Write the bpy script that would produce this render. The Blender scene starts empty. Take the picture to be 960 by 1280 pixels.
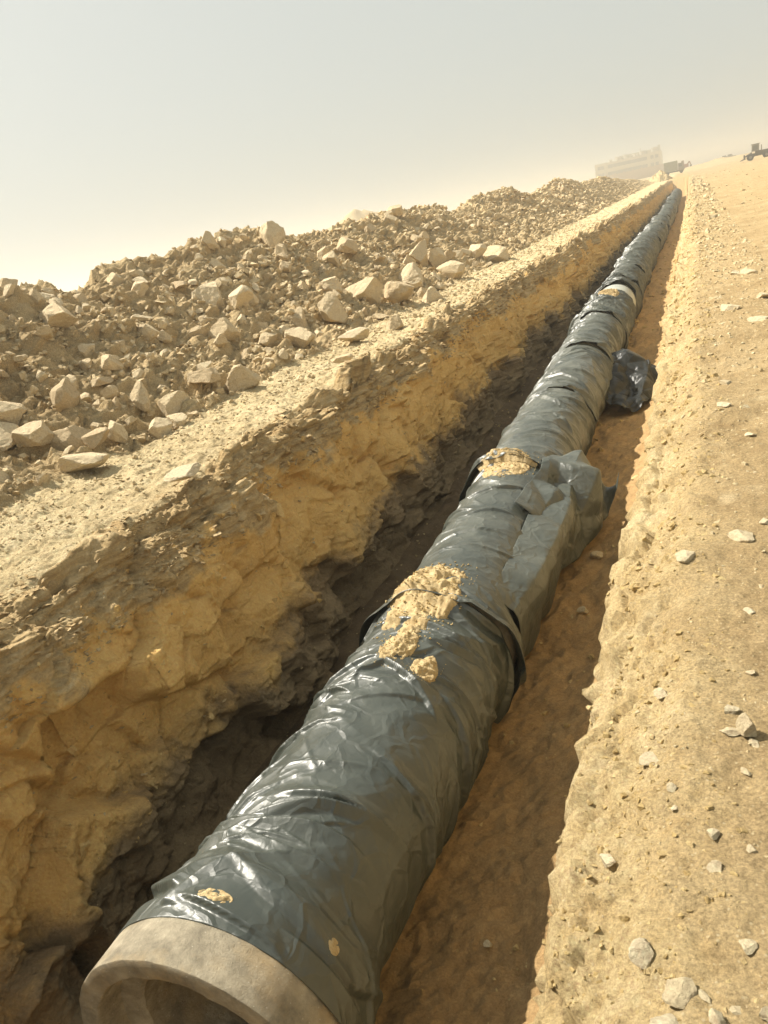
import bpy, bmesh, math, random
import numpy as np
from mathutils import Matrix, Vector

random.seed(7)
RNG = np.random.default_rng(11)
SC = bpy.context.scene
COL = SC.collection

# ------------------------------------------------------------------ camera
FPX, ROLL, VPX, VPY, EYE = 950.0, math.radians(12.0), 858.0, 207.0, 1.6
_dx, _dy = VPX - 480, 640 - VPY
_a = _dx * math.cos(ROLL) + _dy * math.sin(ROLL)
_b = -_dx * math.sin(ROLL) + _dy * math.cos(ROLL)
PITCH, YAW = math.atan2(_b, FPX), math.atan2(_a, math.hypot(FPX, _b))
FW = np.array([-math.sin(YAW) * math.cos(PITCH), math.cos(YAW) * math.cos(PITCH), -math.sin(PITCH)])
_r0 = np.array([math.cos(YAW), math.sin(YAW), 0.0])
_u0 = np.cross(_r0, FW)
RT = _r0 * math.cos(ROLL) - _u0 * math.sin(ROLL)
UP = _r0 * math.sin(ROLL) + _u0 * math.cos(ROLL)
EYEP = np.array([0, 0, EYE])
cam = bpy.data.cameras.new('camera')
cam.sensor_fit = 'HORIZONTAL'
cam.sensor_width = 36.0
cam.lens = 36.0 * FPX / 960.0
cam.clip_start = 0.05
cam.clip_end = 8000
camo = bpy.data.objects.new('camera', cam)
COL.objects.link(camo)
camo.matrix_world = Matrix(((RT[0], UP[0], -FW[0], 0), (RT[1], UP[1], -FW[1], 0), (RT[2], UP[2], -FW[2], EYE), (0, 0, 0, 1)))
SC.camera = camo

# ------------------------------------------------------------------ light
SUN_EL, SUN_LEFT = math.radians(48.5), math.radians(82.0)   # SUN_LEFT: degrees left of the trench direction
sdir = np.array([-math.sin(SUN_LEFT) * math.cos(SUN_EL), math.cos(SUN_LEFT) * math.cos(SUN_EL), math.sin(SUN_EL)])
world = bpy.data.worlds.new('World')
SC.world = world
world.use_nodes = True
wn, wl = world.node_tree.nodes, world.node_tree.links
wn.clear()
sky = wn.new('ShaderNodeTexSky')
sky.sky_type = 'NISHITA'
sky.sun_disc = False
sky.sun_elevation = SUN_EL
sky.sun_rotation = -SUN_LEFT
sky.air_density = 1.0
sky.dust_density = 6.0
sky.ozone_density = 0.5
tint = wn.new('ShaderNodeMix'); tint.data_type = 'RGBA'; tint.blend_type = 'MIX'
tint.inputs[0].default_value = 0.75
tint.inputs[7].default_value = (8.1, 8.42, 7.7, 1)            # dust-laden air: the blue is washed to beige
wl.new(sky.outputs[0], tint.inputs[6])
bg = wn.new('ShaderNodeBackground'); bg.inputs[1].default_value = 0.0515
wl.new(tint.outputs[2], bg.inputs[0])
wo = wn.new('ShaderNodeOutputWorld'); wl.new(bg.outputs[0], wo.inputs[0])

sun = bpy.data.lights.new('sun', 'SUN')
sun.energy = 5.0
sun.angle = math.radians(0.7)
sun.color = (1.0, 0.935, 0.82)
suno = bpy.data.objects.new('sun', sun)
COL.objects.link(suno)
suno.rotation_euler = Vector(-sdir).to_track_quat('-Z', 'Y').to_euler()

SC.view_settings.view_transform = 'Standard'
SC.view_settings.look = 'None'
SC.view_settings.gamma = 1.0
SC.view_settings.exposure = 0.84
SC.render.engine = 'CYCLES'
SC.cycles.use_denoising = True
SC.cycles.max_bounces = 8
SC.cycles.diffuse_bounces = 5
SC.cycles.volume_bounces = 3
SC.cycles.caustics_reflective = False
SC.cycles.caustics_refractive = False

# ------------------------------------------------------------------ noise
def _h(ix, iy, iz, s):
    h = (ix.astype(np.uint32) * np.uint32(374761393)) ^ (iy.astype(np.uint32) * np.uint32(668265263)) ^ (iz.astype(np.uint32) * np.uint32(2147483647 // 3)) ^ np.uint32((s * 974634777) & 0xffffffff)
    h = (h ^ (h >> np.uint32(13))) * np.uint32(1274126177)
    h = (h ^ (h >> np.uint32(16))) * np.uint32(2246822519)
    return h ^ (h >> np.uint32(15))

def perlin(x, y, z, s=0):
    x, y, z = [np.asarray(v, np.float64) for v in np.broadcast_arrays(x, y, z)]
    fx, fy, fz = np.floor(x), np.floor(y), np.floor(z)
    ix, iy, iz = fx.astype(np.int64), fy.astype(np.int64), fz.astype(np.int64)
    x, y, z = (x - fx).astype(np.float32), (y - fy).astype(np.float32), (z - fz).astype(np.float32)
    u, v, w = [t * t * t * (t * (t * 6 - 15) + 10) for t in (x, y, z)]
    out = np.zeros(x.shape, np.float32)
    for i in (0, 1):
        for j in (0, 1):
            for k in (0, 1):
                h = _h(ix + i, iy + j, iz + k, s)
                gx = (h & np.uint32(1023)).astype(np.float32) / 511.5 - 1
                gy = ((h >> np.uint32(10)) & np.uint32(1023)).astype(np.float32) / 511.5 - 1
                gz = ((h >> np.uint32(20)) & np.uint32(1023)).astype(np.float32) / 511.5 - 1
                g = gx * (x - i) + gy * (y - j) + gz * (z - k)
                out += g * (u if i else 1 - u) * (v if j else 1 - v) * (w if k else 1 - w)
    return out * 1.3

def fbm(x, y, z, o=4, s=0, gain=0.5):
    a, r = 1.0, 0
    for k in range(o):
        r = r + a * perlin(x, y, z, s + k * 17)
        x, y, z = x * 2.03 + 3.1, y * 2.03 + 1.7, z * 2.03 + 5.3
        a *= gain
    return r

def worley(x, y, z, s=0):
    """nearest-cell noise: f1, f2 and per-cell facets (each cell a tilted flat face)"""
    fx, fy, fz = np.floor(x), np.floor(y), np.floor(z)
    ix, iy, iz = fx.astype(np.int64), fy.astype(np.int64), fz.astype(np.int64)
    x, y, z = (x - fx).astype(np.float32), (y - fy).astype(np.float32), (z - fz).astype(np.float32)
    f1 = np.full(x.shape, 9, np.float32); f2 = f1.copy(); fac = np.zeros(x.shape, np.float32); ws = np.full(x.shape, 1e-60)
    fac = fac.astype(np.float64)
    for i in (-1, 0, 1):
        for j in (-1, 0, 1):
            for k in (-1, 0, 1):
                h = _h(ix + i, iy + j, iz + k, s)
                px = i + (h & np.uint32(1023)).astype(np.float32) / 1023
                py = j + ((h >> np.uint32(10)) & np.uint32(1023)).astype(np.float32) / 1023
                pz = k + ((h >> np.uint32(20)) & np.uint32(1023)).astype(np.float32) / 1023
                ax, ay, az = x - px, y - py, z - pz
                d = ax * ax + ay * ay + az * az
                h2 = h * np.uint32(2654435761)
                t = ((h2 & np.uint32(255)).astype(np.float32) / 127.5 - 1) * ax + (((h2 >> np.uint32(8)) & np.uint32(255)).astype(np.float32) / 127.5 - 1) * ay \
                    + (((h2 >> np.uint32(16)) & np.uint32(255)).astype(np.float32) / 127.5 - 1) * az + ((h2 >> np.uint32(24)) & np.uint32(255)).astype(np.float32) / 255 - 0.5
                near = d < f1
                f2 = np.where(near, f1, np.minimum(f2, d))
                wgt = np.exp(-70.0 * d.astype(np.float64)); fac += wgt * t; ws += wgt
                f1 = np.where(near, d, f1)
    return np.sqrt(f1), np.sqrt(f2), fac / ws

def sstep(a, b, x):
    t = np.clip((x - a) / (b - a), 0, 1)
    return t * t * (3 - 2 * t)

# ------------------------------------------------------------------ materials
def rgb(c): return (c[0], c[1], c[2], 1)

class NT:
    def __init__(s, name):
        s.m = bpy.data.materials.new(name); s.m.use_nodes = True
        s.n, s.l = s.m.node_tree.nodes, s.m.node_tree.links
        s.p = s.n['Principled BSDF']
        s.geo = s.n.new('ShaderNodeNewGeometry')
        s.pos = s.geo.outputs['Position']
    def noise(s, scale, detail=4, rough=0.55, vec=None, dist=0.0):
        t = s.n.new('ShaderNodeTexNoise'); t.inputs['Scale'].default_value = scale; t.inputs['Detail'].default_value = detail
        t.inputs['Roughness'].default_value = rough; t.inputs['Distortion'].default_value = dist
        s.l.new(vec or s.pos, t.inputs['Vector']); return t.outputs[0]
    def vor(s, scale, feat='F1', out=0, vec=None):
        t = s.n.new('ShaderNodeTexVoronoi'); t.feature = feat; t.inputs['Scale'].default_value = scale
        s.l.new(vec or s.pos, t.inputs['Vector']); return t.outputs[out]
    def ramp(s, fac, stops):
        t = s.n.new('ShaderNodeValToRGB'); e = t.color_ramp.elements
        while len(e) < len(stops): e.new(0.5)
        for k, (p, c) in enumerate(stops):
            e[k].position = p; e[k].color = rgb(c) if not isinstance(c, (int, float)) else (c, c, c, 1)
        s.l.new(fac, t.inputs[0]); return t.outputs[0]
    def mix(s, fac, a, b, mode='MIX'):
        t = s.n.new('ShaderNodeMix'); t.data_type = 'RGBA'; t.blend_type = mode
        for sock, v in ((t.inputs[0], fac), (t.inputs[6], a), (t.inputs[7], b)):
            if isinstance(v, (int, float)): sock.default_value = v
            elif isinstance(v, tuple): sock.default_value = rgb(v)
            else: s.l.new(v, sock)
        return t.outputs[2]
    def math(s, op, a, b=0.0, clamp=False):
        t = s.n.new('ShaderNodeMath'); t.operation = op; t.use_clamp = clamp
        for sock, v in ((t.inputs[0], a), (t.inputs[1], b)):
            if isinstance(v, (int, float)): sock.default_value = v
            else: s.l.new(v, sock)
        return t.outputs[0]
    def mapr(s, v, a, b):
        t = s.n.new('ShaderNodeMapRange'); t.inputs[1].default_value = a; t.inputs[2].default_value = b
        s.l.new(v, t.inputs[0]); return t.outputs[0]
    def sep(s):
        t = s.n.new('ShaderNodeSeparateXYZ'); s.l.new(s.pos, t.inputs[0]); return t.outputs
    def scaled(s, v3):
        t = s.n.new('ShaderNodeVectorMath'); t.operation = 'MULTIPLY'; t.inputs[1].default_value = v3
        s.l.new(s.pos, t.inputs[0]); return t.outputs[0]
    def bump(s, heights):
        prev = None
        for h, strength, dist in heights:
            t = s.n.new('ShaderNodeBump'); t.inputs['Strength'].default_value = strength; t.inputs['Distance'].default_value = dist
            s.l.new(h, t.inputs['Height'])
            if prev is not None: s.l.new(prev, t.inputs['Normal'])
            prev = t.outputs[0]
        s.l.new(prev, s.p.inputs['Normal'])
    def done(s, color, rough=0.95, spec=0.2):
        if isinstance(color, tuple): s.p.inputs['Base Color'].default_value = rgb(color)
        else: s.l.new(color, s.p.inputs['Base Color'])
        if isinstance(rough, (int, float)): s.p.inputs['Roughness'].default_value = rough
        else: s.l.new(rough, s.p.inputs['Roughness'])
        s.p.inputs['Specular IOR Level'].default_value = spec
        return s.m

def soil(name, dark, mid, light, grain=(0.35, 0.006), clod=(0.5, 0.02), speck=None):
    t = NT(name)
    big = t.noise(0.9, 5, 0.6)
    c = t.ramp(big, [(0.30, dark), (0.50, mid), (0.70, light)])
    med = t.noise(9, 6, 0.65)
    c = t.mix(0.55, c, t.ramp(med, [(0.33, dark), (0.52, mid), (0.70, light)]))
    fine = t.noise(70, 4, 0.7)
    c = t.mix(0.42, c, t.ramp(fine, [(0.35, 0.18), (0.65, 0.9)]), 'OVERLAY')
    if speck:
        v = t.vor(38); c = t.mix(t.ramp(v, [(0.10, 0.7), (0.22, 0.0)]), c, speck)
    t.bump([(t.noise(16, 9, 0.74), min(1, clod[0] * 1.4), clod[1] * 1.3), (t.noise(80, 6, 0.8), min(1, grain[0] * 1.6), grain[1] * 1.5)])
    return t.done(c, 0.97, 0.1)

M_SAND = soil('sand', (0.37, 0.255, 0.118), (0.47, 0.34, 0.165), (0.56, 0.42, 0.22), speck=(0.62, 0.50, 0.30))
M_LEFT = soil('pale_gravelly_soil', (0.46, 0.345, 0.185), (0.59, 0.465, 0.265), (0.69, 0.57, 0.36), (0.5, 0.01), (0.7, 0.03), (0.64, 0.53, 0.34))
M_HEAP = soil('spoil_soil', (0.40, 0.285, 0.145), (0.54, 0.40, 0.215), (0.65, 0.50, 0.285), (0.5, 0.012), (0.8, 0.04), (0.5, 0.40, 0.25))
def floor_material():
    t = NT('trench_floor_soil')
    n = t.noise(3.5, 7, 0.65); m_ = t.noise(16, 7, 0.7)
    c = t.mix(0.5, t.ramp(n, [(0.3, (0.34, 0.22, 0.105)), (0.5, (0.52, 0.335, 0.155)), (0.7, (0.60, 0.41, 0.205))]), t.ramp(m_, [(0.3, (0.34, 0.22, 0.105)), (0.7, (0.60, 0.41, 0.205))]))
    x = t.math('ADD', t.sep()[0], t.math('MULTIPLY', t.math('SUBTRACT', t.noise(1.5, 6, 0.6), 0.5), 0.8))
    c = t.mix(t.ramp(t.mapr(x, -2.45, -2.0), [(0.0, 1.0), (1.0, 0.0)]), c, t.ramp(n, [(0.3, (0.15, 0.10, 0.055)), (0.7, (0.26, 0.18, 0.10))]))  # shade painted into the soil colour along the floor left of the pipe
    c = t.mix(0.2, c, t.ramp(t.noise(70, 4, 0.7), [(0.35, 0.22), (0.65, 0.9)]), 'OVERLAY')
    t.bump([(t.noise(8, 10, 0.74), 1.0, 0.07), (t.noise(70, 6, 0.8), 0.8, 0.012)])
    return t.done(c, 0.97, 0.1)
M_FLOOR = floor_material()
M_FAR = soil('far_soil', (0.38, 0.28, 0.15), (0.45, 0.34, 0.18), (0.50, 0.39, 0.22))

def wall_material(name, upper, rock, rock2, lower, z_lower):
    t = NT(name)
    z = t.sep()[2]
    wob = t.math('MULTIPLY', t.math('SUBTRACT', t.noise(1.3, 5, 0.6), 0.5), 1.5)
    zz = t.math('ADD', z, wob)
    patch = t.noise(1.6, 6, 0.62, dist=0.6)
    rockc = t.ramp(patch, [(0.30, rock2), (0.48, rock), (0.60, rock), (0.74, (0.70, 0.53, 0.28))])
    med = t.noise(7, 8, 0.68)
    rockc = t.mix(0.35, rockc, t.ramp(med, [(0.3, rock2), (0.7, (0.70, 0.50, 0.24))]))
    strat = t.noise(5, 6, 0.65, vec=t.scaled((0.7, 0.5, 4.5)))
    upc = t.ramp(strat, [(0.32, upper[0]), (0.5, upper[1]), (0.68, upper[2])])
    c = t.mix(t.ramp(t.mapr(zz, -0.55, -0.25), [(0.3, 0.0), (0.7, 1.0)]), rockc, upc)
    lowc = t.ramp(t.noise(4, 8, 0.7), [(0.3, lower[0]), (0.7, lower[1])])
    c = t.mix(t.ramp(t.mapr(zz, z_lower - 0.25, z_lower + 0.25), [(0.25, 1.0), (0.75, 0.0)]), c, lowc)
    c = t.mix(0.2, c, t.ramp(t.noise(60, 4, 0.7), [(0.35, 0.22), (0.65, 0.9)]), 'OVERLAY')
    wn_ = t.n.new('ShaderNodeTexNoise'); wn_.inputs['Scale'].default_value = 2.5; wn_.inputs['Detail'].default_value = 5; t.l.new(t.pos, wn_.inputs['Vector'])
    sc_ = t.n.new('ShaderNodeVectorMath'); sc_.operation = 'SCALE'; sc_.inputs['Scale'].default_value = 0.5; t.l.new(wn_.outputs['Color'], sc_.inputs[0])
    wv = t.n.new('ShaderNodeVectorMath'); wv.operation = 'ADD'; t.l.new(t.pos, wv.inputs[0]); t.l.new(sc_.outputs[0], wv.inputs[1])
    k1 = t.ramp(t.vor(2.6, 'DISTANCE_TO_EDGE', 0, wv.outputs[0]), [(0.0, 0.0), (0.05, 1.0)])
    k2 = t.ramp(t.vor(8, 'DISTANCE_TO_EDGE', 0, wv.outputs[0]), [(0.0, 0.0), (0.09, 1.0)])
    t.bump([(t.noise(7, 10, 0.74), 0.9, 0.07), (k1, 0.5, 0.03), (k2, 0.35, 0.015), (t.noise(60, 6, 0.78), 0.7, 0.012)])
    return t.done(c, 0.95, 0.12)

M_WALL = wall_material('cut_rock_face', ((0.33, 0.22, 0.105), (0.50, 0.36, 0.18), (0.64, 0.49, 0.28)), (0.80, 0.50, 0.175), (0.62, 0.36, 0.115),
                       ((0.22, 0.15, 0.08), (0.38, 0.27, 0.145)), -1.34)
def right_bank_material():
    t = NT('sand_over_yellow_rock')
    D, M, L = (0.31, 0.215, 0.105), (0.41, 0.295, 0.15), (0.50, 0.375, 0.205)
    sand_c = t.mix(0.5, t.ramp(t.noise(1.1, 5, 0.6), [(0.36, D), (0.5, M), (0.64, L)]), t.ramp(t.noise(7, 7, 0.65), [(0.33, D), (0.52, M), (0.7, L)]))
    rk = t.mix(0.5, t.ramp(t.noise(3.2, 7, 0.68), [(0.30, (0.42, 0.285, 0.12)), (0.5, (0.58, 0.43, 0.205)), (0.70, (0.69, 0.56, 0.33))]),
               t.ramp(t.noise(15, 7, 0.7), [(0.3, (0.38, 0.26, 0.12)), (0.7, (0.66, 0.54, 0.33))]))
    x = t.math('ADD', t.sep()[0], t.math('MULTIPLY', t.math('SUBTRACT', t.noise(2.4, 7, 0.65), 0.5), 0.85))
    c = t.mix(t.ramp(t.mapr(x, -0.28, 0.16), [(0.0, 1.0), (1.0, 0.0)]), sand_c, rk)
    pat = t.ramp(t.noise(2.0, 6, 0.65, dist=0.4), [(0.60, 0.0), (0.70, 0.6)])
    c = t.mix(pat, c, (0.63, 0.51, 0.31))
    c = t.mix(0.5, c, t.ramp(t.noise(85, 6, 0.8), [(0.35, 0.15), (0.65, 0.9)]), 'OVERLAY')
    c = t.mix(t.ramp(t.vor(42), [(0.09, 0.7), (0.2, 0.0)]), c, (0.64, 0.53, 0.33))
    t.bump([(t.noise(13, 10, 0.72), 0.9, 0.045), (t.noise(110, 6, 0.8), 0.9, 0.012)])
    return t.done(c, 0.97, 0.1)
M_WALLR = right_bank_material()

def rock_material(name, cols, per_object=True):
    t = NT(name)
    if per_object:
        oi = t.n.new('ShaderNodeObjectInfo'); rnd = oi.outputs['Random']
    else:
        rnd = t.geo.outputs['Random Per Island']
    c = t.ramp(rnd, [(k / (len(cols) - 1), col) for k, col in enumerate(cols)])
    c = t.mix(0.45, c, t.ramp(t.noise(14, 7, 0.65), [(0.3, cols[0]), (0.5, cols[len(cols) // 2]), (0.72, cols[-1])]))
    c = t.mix(0.35, c, t.ramp(t.noise(60, 6, 0.75), [(0.35, 0.22), (0.65, 0.85)]), 'OVERLAY')
    t.bump([(t.noise(14, 9, 0.74), 0.9, 0.04), (t.noise(90, 6, 0.78), 0.6, 0.008)])
    return t.done(c, 0.92, 0.15)

ROCKC = [(0.42, 0.315, 0.185), (0.52, 0.405, 0.245), (0.60, 0.48, 0.305), (0.66, 0.55, 0.375), (0.55, 0.43, 0.26)]
M_ROCK = rock_material('limestone', ROCKC)
M_RUBBLE = rock_material('limestone_rubble', [(0.42, 0.31, 0.17), (0.54, 0.415, 0.235), (0.62, 0.49, 0.295), (0.68, 0.55, 0.35)], False)
M_PALE = rock_material('pale_limestone', [(0.50, 0.40, 0.25), (0.58, 0.48, 0.31), (0.66, 0.57, 0.40)])
M_PALER = rock_material('pale_chips', [(0.46, 0.34, 0.17), (0.56, 0.44, 0.25), (0.66, 0.56, 0.37)], False)
M_GOLD = rock_material('yellow_rock_chips', [(0.40, 0.28, 0.12), (0.52, 0.38, 0.17), (0.64, 0.50, 0.27)], False)
M_SHALE = rock_material('brown_shale', [(0.33, 0.225, 0.11), (0.48, 0.35, 0.18), (0.62, 0.48, 0.28)], False)
M_ORANGE = rock_material('orange_rock_blocks', [(0.50, 0.31, 0.11), (0.64, 0.42, 0.16), (0.70, 0.51, 0.25)], False)

def plastic_material(name, amount, spec=0.85, base=(0.030, 0.038, 0.031)):
    t = NT(name)
    n1 = t.noise(2.0, 6, 0.65, dist=0.8)
    n2 = t.noise(26, 6, 0.72, vec=t.scaled((1, 0.35, 1)))
    nz = t.n.new('ShaderNodeSeparateXYZ'); t.l.new(t.geo.outputs['Normal'], nz.inputs[0])
    upf = t.ramp(t.mapr(nz.outputs[2], -0.3, 0.8), [(0.0, 0.35), (1.0, 1.0)])
    more = t.ramp(t.mapr(t.sep()[1], 3.5, 11.0), [(0.0, 0.38 * amount), (1.0, amount)])           # the farther lengths have lain longer in the dust
    dust = t.math('MULTIPLY', t.ramp(n1, [(0.36, 0.12), (0.70, 0.72)]), t.ramp(n2, [(0.28, 0.45), (0.72, 1.0)]))
    dust = t.math('MULTIPLY', t.math('MULTIPLY', dust, upf), more)
    c = t.mix(dust, base, (0.25, 0.25, 0.195))
    r = t.math('ADD', t.ramp(t.noise(6, 5, 0.7), [(0.3, 0.34), (0.7, 0.46)]), t.math('MULTIPLY', dust, 0.30))
    wv = t.n.new('ShaderNodeVectorMath'); wv.operation = 'ADD'; wn_ = t.n.new('ShaderNodeTexNoise'); wn_.inputs['Scale'].default_value = 4.0
    t.l.new(t.pos, wn_.inputs['Vector'])
    sc_ = t.n.new('ShaderNodeVectorMath'); sc_.operation = 'SCALE'; sc_.inputs['Scale'].default_value = 0.35
    t.l.new(wn_.outputs['Color'], sc_.inputs[0]); t.l.new(t.pos, wv.inputs[0]); t.l.new(sc_.outputs[0], wv.inputs[1])
    cr1 = t.ramp(t.vor(4.5, 'DISTANCE_TO_EDGE', 0, wv.outputs[0]), [(0.0, 1.0), (0.16, 0.0)])          # thin sharp crinkles
    cr2 = t.ramp(t.vor(13, 'DISTANCE_TO_EDGE', 0, wv.outputs[0]), [(0.0, 1.0), (0.25, 0.0)])
    t.bump([(cr1, 0.38, 0.012), (cr2, 0.14, 0.005), (t.noise(60, 4, 0.65), 0.12, 0.004)])
    return t.done(c, r, spec)
M_PLASTIC = plastic_material('dusty_black_polythene', 0.78)
M_FILM = plastic_material('clean_black_polythene', 0.10, 0.30, (0.010, 0.012, 0.012))

def concrete_material():
    t = NT('dusty_concrete')
    c = t.ramp(t.noise(7, 8, 0.7), [(0.30, (0.15, 0.13, 0.095)), (0.5, (0.31, 0.27, 0.195)), (0.66, (0.45, 0.39, 0.285))])
    c = t.mix(t.ramp(t.noise(3.0, 5, 0.6), [(0.52, 0.0), (0.68, 0.6)]), c, (0.44, 0.32, 0.17))
    c = t.mix(t.ramp(t.vor(30), [(0.05, 0.5), (0.12, 0.0)]), c, (0.6, 0.55, 0.45))
    t.bump([(t.noise(22, 10, 0.8), 0.9, 0.02), (t.ramp(t.vor(55), [(0.08, 0.0), (0.2, 1.0)]), 0.35, 0.004)])
    return t.done(c, 0.9, 0.2)
M_CONC = concrete_material()

def plain(name, c, rough=0.8, var=0.15, scale=3.0, metal=0.0):
    t = NT(name)
    d = tuple(v * (1 - var) for v in c); l = tuple(min(1, v * (1 + var)) for v in c)
    m = t.done(t.ramp(t.noise(scale, 5, 0.6), [(0.3, d), (0.7, l)]), rough, 0.3)
    t.p.inputs['Metallic'].default_value = metal
    return m

# ------------------------------------------------------------------ object helpers
def link(name, mesh, mat=None, parent=None):
    o = bpy.data.objects.new(name, mesh); COL.objects.link(o)
    if mat is not None and len(mesh.materials) == 0: mesh.materials.append(mat)
    if parent is not None: o.parent = parent
    return o

def tag(o, label=None, cat=None, group=None, kind=None):
    if label: o['label'] = label
    if cat: o['category'] = cat
    if group: o['group'] = group
    if kind: o['kind'] = kind
    return o

def empty(name, loc=(0, 0, 0), rz=0.0):
    o = bpy.data.objects.new(name, None); COL.objects.link(o)
    o.location = loc; o.rotation_euler = (0, 0, rz); o.empty_display_size = 0.3
    return o

def np_mesh(name, verts, faces, smooth=True):
    """verts (n,3), faces (m,k) with constant k"""
    me = bpy.data.meshes.new(name)
    verts = np.ascontiguousarray(verts, np.float32); faces = np.ascontiguousarray(faces, np.int32)
    m, k = faces.shape
    me.vertices.add(len(verts)); me.vertices.foreach_set('co', verts.ravel())
    me.loops.add(m * k); me.loops.foreach_set('vertex_index', faces.ravel())
    me.polygons.add(m); me.polygons.foreach_set('loop_start', np.arange(0, m * k, k, dtype=np.int32))
    me.polygons.foreach_set('use_smooth', np.full(m, smooth))
    me.update(calc_edges=True)
    return me

def grid_faces(nr, nc, closed=False, flip=False):
    i = np.arange(nr - 1)[:, None] * nc
    j = np.arange(nc if closed else nc - 1)[None, :]
    a = i + j; b = i + (j + 1) % nc
    f = np.stack([a, b, b + nc, a + nc], -1).reshape(-1, 4)
    return f[:, ::-1] if flip else f

class MB:
    """small builder for hard-surface parts"""
    def __init__(s): s.bm = bmesh.new()
    def box(s, x0, x1, y0, y1, z0, z1, bev=0.0):
        r = bmesh.ops.create_cube(s.bm, size=1.0)
        for v in r['verts']:
            v.co = Vector(((x0 + x1) / 2 + v.co.x * (x1 - x0), (y0 + y1) / 2 + v.co.y * (y1 - y0), (z0 + z1) / 2 + v.co.z * (z1 - z0)))
        if bev:
            es = list({e for v in r['verts'] for e in v.link_edges})
            bmesh.ops.bevel(s.bm, geom=es, offset=bev, segments=2, affect='EDGES', profile=0.5)
        return s
    def bar(s, a, b, w, h=None):
        a, b = Vector(a), Vector(b); d = b - a; h = h or w
        r = bmesh.ops.create_cube(s.bm, size=1.0)
        q = d.to_track_quat('Y', 'Z').to_matrix()
        for v in r['verts']:
            v.co = (a + b) / 2 + q @ Vector((v.co.x * w, v.co.y * d.length, v.co.z * h))
        return s
    def cyl(s, a, b, r1, r2=None, seg=20):
        a, b = Vector(a), Vector(b); d = b - a
        r = bmesh.ops.create_cone(s.bm, cap_ends=True, segments=seg, radius1=r1, radius2=r1 if r2 is None else r2, depth=d.length)
        q = d.to_track_quat('Z', 'Y').to_matrix()
        for v in r['verts']: v.co = (a + b) / 2 + q @ v.co
        return s
    def prism(s, pts, y0, y1):
        """polygon in x,z swept along y"""
        a = [s.bm.verts.new((p[0], y0, p[1])) for p in pts]; b = [s.bm.verts.new((p[0], y1, p[1])) for p in pts]
        s.bm.faces.new(a); s.bm.faces.new(b[::-1])
        for k in range(len(a)): s.bm.faces.new((a[k], b[k], b[(k + 1) % len(a)], a[(k + 1) % len(a)]))
        return s
    def build(s, name, mat, parent=None):
        bmesh.ops.recalc_face_normals(s.bm, faces=s.bm.faces)
        me = bpy.data.meshes.new(name); s.bm.to_mesh(me); s.bm.free()
        return link(name, me, mat, parent)

# ------------------------------------------------------------------ terrain
def bend(Y):  return 0.75 * sstep(28, 70, Y) + 0.35 * sstep(60, 130, Y)
def depthf(Y): return 1 - sstep(128, 140, Y)
def x_right(Y):
    return -0.40 + 0.09 * sstep(2.5, 6, Y) + 0.13 * sstep(7, 20, Y) + 0.4 * bend(Y) + 0.09 * (1 - sstep(0.7, 1.5, Y))
def x_left(Y):
    return -3.75 - 0.15 * sstep(3.5, 7, Y) - 0.15 * sstep(9, 14, Y) + 0.45 * sstep(15, 26, Y) + 0.9 * bend(Y)

def build_rows():
    ys = [-9.0]
    while ys[-1] < 2200:
        y = ys[-1]
        if y < -0.3: d = min(0.35, 0.04 + 0.09 * (-0.3 - y))
        elif y < 150: d = 0.0080 * math.hypot(y, 1.5)
        else: d = 0.05 * y
        ys.append(y + d)
    return np.array(ys)
YR = build_rows()
NRW = len(YR)
def geo(n, a, b): return a * (b / a) ** np.linspace(0, 1, n)

far_r = np.concatenate([np.linspace(1.3, 0.0, 120, endpoint=False)])
cols_A = np.concatenate([geo(56, 1800, 1.3)[:-1], far_r])                 # distance right of the lip
nA, nB, nC, nD, nE, nF = len(cols_A), 36, 90, 200, 120, 176
cols_G = geo(30, 0.3, 1800)
YG = YR[:, None]
xr = x_right(YG) + 0.06 * fbm(YG * 1.4, 0.3, 0, 3, 5) + 0.025 * fbm(YG * 7, 0.3, 0, 2, 6)
xl = x_left(YG) + 0.16 * fbm(YG * 0.55, 0.7, 0, 3, 9) + 0.06 * fbm(YG * 2.3, 0.7, 0, 3, 19)
df = depthf(YG)
zf = -2.17 * df
def far_rise(x, Y): return 1.35 * sstep(60, 190, Y) * sstep(0.5, 30, x)
# A: right bank
tA = cols_A[None, :]
xA = xr + tA
zA = -0.17 * (1 - sstep(0.0, 0.34, tA)) * df + 0.0 * YG + far_rise(xA, YG)
# B: right wall
tB = np.linspace(0, 1, nB + 1)[None, 1:]
xB = xr - (0.02 + 0.30 * tB ** 1.6) * df - 0.02 * tB
zB = -0.17 * df + (zf + 0.17 * df) * tB
# C: floor
tC = np.linspace(0, 1, nC + 1)[None, 1:]
xc0, xc1 = xr - 0.34, xl + 0.55
xC = xc0 + (xc1 - xc0) * tC
zC = zf + 0.0 * tC + df * (0.20 * np.exp(-((tC) / 0.09) ** 2) + 0.16 * np.exp(-((1 - tC) / 0.10) ** 2)) - df * (0.20 if False else 0.0)
# D: left wall
kt = np.array([0, 0.08, 0.45, 0.72, 0.90, 1.0]); kx = np.array([0.55, 0.47, 0.33, 0.20, 0.04, -0.14]); kz = np.array([-2.01, -1.75, -0.95, -0.38, -0.07, 0.0])
tD = np.linspace(0, 1, nD + 1)[1:]
xD = xl + np.interp(tD, kt, kx)[None, :]
zD = np.interp(tD, kt, kz)[None, :] * df
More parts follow.
